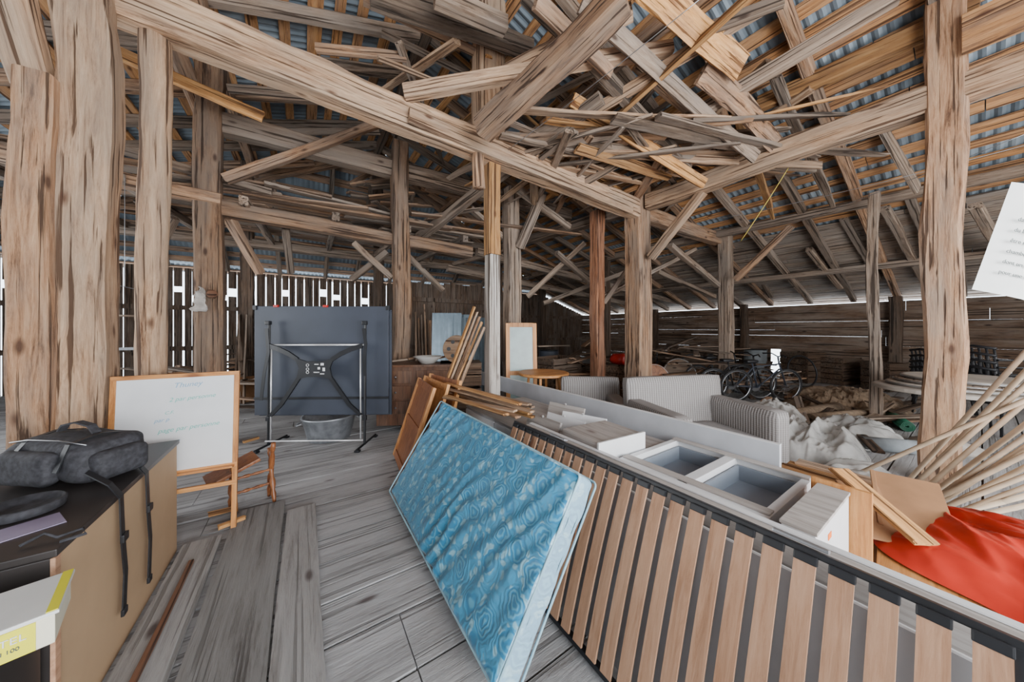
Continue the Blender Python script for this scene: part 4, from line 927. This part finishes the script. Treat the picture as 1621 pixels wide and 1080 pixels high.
# ------------------------------------------------------------------ background clutter
def crate(loc, rz, s, mat, label):
    r = root('wooden_crate', label, 'crate', loc, rz); b = bmesh.new(); x, y, z = s; k = max(2, int(z/.14))
    for i in range(k):
        zz = (i+.5)*z/k
        for q in (-1, 1): abox(b, (0, q*y/2, zz), (x, .018, z/k-.02), .003); abox(b, (q*x/2, 0, zz), (.018, y-.02, z/k-.02), .003)
    mk('side_boards', b, mat, parent=r)
    for sx in (-1, 1):
        for sy in (-1, 1): mk('corner_post', nbox((sx*(x/2-.03), sy*(y/2-.03), z/2), (.04, .04, z), .003), mat, parent=r)
    mk('bottom', nbox((0, 0, .02), (x-.02, y-.02, .02), .002), mat, parent=r)
def carton(loc, rz, s):
    r = root('cardboard_box', 'brown cardboard box stored in the shade', 'box', loc, rz); mk('box_body', openbox(bmesh.new(), s, .008), M_card2, parent=r)
    mk('flap', nbox((s[0]/2+.08, 0, s[2]-.03), (.18, s[1]*.95, .006), .001), M_card2, parent=r); mk('flap', nbox((0, -s[1]/2-.05, s[2]-.04), (s[0]*.95, .12, .006), .001), M_card2, parent=r)
def drum(loc, mat, label):
    r = root('storage_drum', label, 'drum', loc); mk('drum_body', lathe(bmesh.new(), [(.27, 0), (.28, .02), (.28, .28), (.29, .29), (.28, .3), (.28, .56), (.29, .57), (.28, .58), (.28, .84), (.27, .86)], 28), mat, parent=r, smooth=True)
    mk('lid', lathe(bmesh.new(), [(.25, .85), (.285, .86), (.285, .88), (.2, .885)], 28), M_black, parent=r, smooth=True)
rc = random.Random(5)
for (u, v, d) in ((880, 560, 7.0), (915, 560, 7.6), (985, 560, 7.8), (1060, 560, 8.0), (1090, 560, 8.6), (860, 560, 8.4), (680, 560, 6.6), (1270, 560, 8.9), (1330, 560, 8.6), (1050, 560, 9.5), (960, 560, 9.2), (1400, 560, 7.6)):
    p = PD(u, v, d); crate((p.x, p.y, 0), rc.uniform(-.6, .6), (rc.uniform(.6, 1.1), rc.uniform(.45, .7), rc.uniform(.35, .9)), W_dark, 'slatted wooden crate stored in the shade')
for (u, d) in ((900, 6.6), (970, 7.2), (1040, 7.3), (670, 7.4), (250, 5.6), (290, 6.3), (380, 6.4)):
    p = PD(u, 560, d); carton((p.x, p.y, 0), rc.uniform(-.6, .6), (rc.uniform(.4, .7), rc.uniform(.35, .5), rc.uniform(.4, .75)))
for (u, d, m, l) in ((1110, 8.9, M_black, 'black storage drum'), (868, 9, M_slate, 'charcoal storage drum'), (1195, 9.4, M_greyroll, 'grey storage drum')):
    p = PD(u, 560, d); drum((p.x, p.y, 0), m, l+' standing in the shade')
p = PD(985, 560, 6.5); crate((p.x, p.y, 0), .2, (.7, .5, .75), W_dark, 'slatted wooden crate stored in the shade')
mk('red_bag', rbox((.5, .35, .22), .09, 10, lambda p: p+Vector((0, 0, noise.noise(p*8)*.04))), M_redp, Matrix.Translation((p.x, p.y, .86)), smooth=True, label='red fabric bag lying on stored crates', cat='bag')
for i in range(80):
    u = rc.uniform(850, 1230); d = rc.uniform(6.6, 9.0); p = PD(u, 560, d); p.z = rc.uniform(.3, 1.15) if u < 1130 else rc.uniform(.1, .5); a = rc.uniform(-1, .5); L = rc.uniform(.6, 1.5)
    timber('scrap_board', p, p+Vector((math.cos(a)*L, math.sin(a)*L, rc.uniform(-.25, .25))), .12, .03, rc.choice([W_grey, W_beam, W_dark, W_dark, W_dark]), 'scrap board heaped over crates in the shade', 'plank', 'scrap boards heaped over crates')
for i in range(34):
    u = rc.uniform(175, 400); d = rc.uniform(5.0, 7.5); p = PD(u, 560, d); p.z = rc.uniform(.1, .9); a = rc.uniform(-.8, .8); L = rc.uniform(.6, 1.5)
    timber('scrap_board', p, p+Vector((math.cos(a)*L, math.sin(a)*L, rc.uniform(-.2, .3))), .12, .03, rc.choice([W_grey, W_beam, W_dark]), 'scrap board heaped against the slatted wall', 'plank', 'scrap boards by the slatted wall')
for i in range(9):
    u = 372+i*7; p = PD(u, 560, 6.2+rc.uniform(0, .8)); timber('upright_board', (p.x, p.y, 0), (p.x+rc.uniform(-.1, .1), p.y+.3, rc.uniform(1.2, 1.8)), .12, .03, rc.choice([W_dark, W_grey]), 'old board leaning upright near the slatted wall', 'plank', 'old boards leaning upright')
for i in range(8):
    p = PD(660+i*5, 560, 8.4); timber('upright_board', (p.x, p.y, 0), (p.x+.05, p.y+.35, rc.uniform(1.7, 2.3)), .12, .03, rc.choice([W_grey, W_beam]), 'old board leaning upright by the partition', 'plank', 'old boards leaning upright')

# ------------------------------------------------------------------ light
w = bpy.data.worlds.new('world'); SC.world = w; w.use_nodes = True
bg = w.node_tree.nodes['Background']; bg.inputs[0].default_value = (.84, .92, 1, 1); bg.inputs[1].default_value = 6.0
def area(loc, target, sx, sy, e, col=(1, .97, .93)):
    l = bpy.data.lights.new('added_fill', 'AREA'); l.shape = 'RECTANGLE'; l.size = sx; l.size_y = sy; l.energy = e; l.color = col  # lamps added out of view to fill the barn with light
    o = bpy.data.objects.new('added_fill', l); COL.objects.link(o); o.location = loc
    o.rotation_euler = (Vector(target)-Vector(loc)).to_track_quat('-Z', 'Y').to_euler(); return o
area((0.6, -2.8, 2.0), (2.2, 4, 2.2), 3, 2.0, 210, (1, .985, .965))  # stands in for daylight through the front opening
area((-5.0, 5.0, 1.8), (3, 6, 2.4), 4, 2.2, 250, (.93, .97, 1))  # added fill from the left, inside the closed wall
area((7.5, -3.0, 1.8), (7.2, 4, 2.0), 4, 1.6, 150, (1, .98, .95))  # added fill for the right aisle, in front of closed boards
area((2.5, -2.9, 1.2), (3.2, 3.5, 4.6), 4, 1.4, 200, (1, .96, .91))  # added fill aimed up at the roof timbers

cam = bpy.data.cameras.new('camera'); co = bpy.data.objects.new('camera', cam); COL.objects.link(co)
cam.sensor_width = 36; cam.lens = FPX/1621*36; cam.shift_y = -20/1621; cam.clip_start = .05; cam.clip_end = 100
co.location = O; co.rotation_euler = (math.radians(90), 0, -YAW)
SC.camera = co
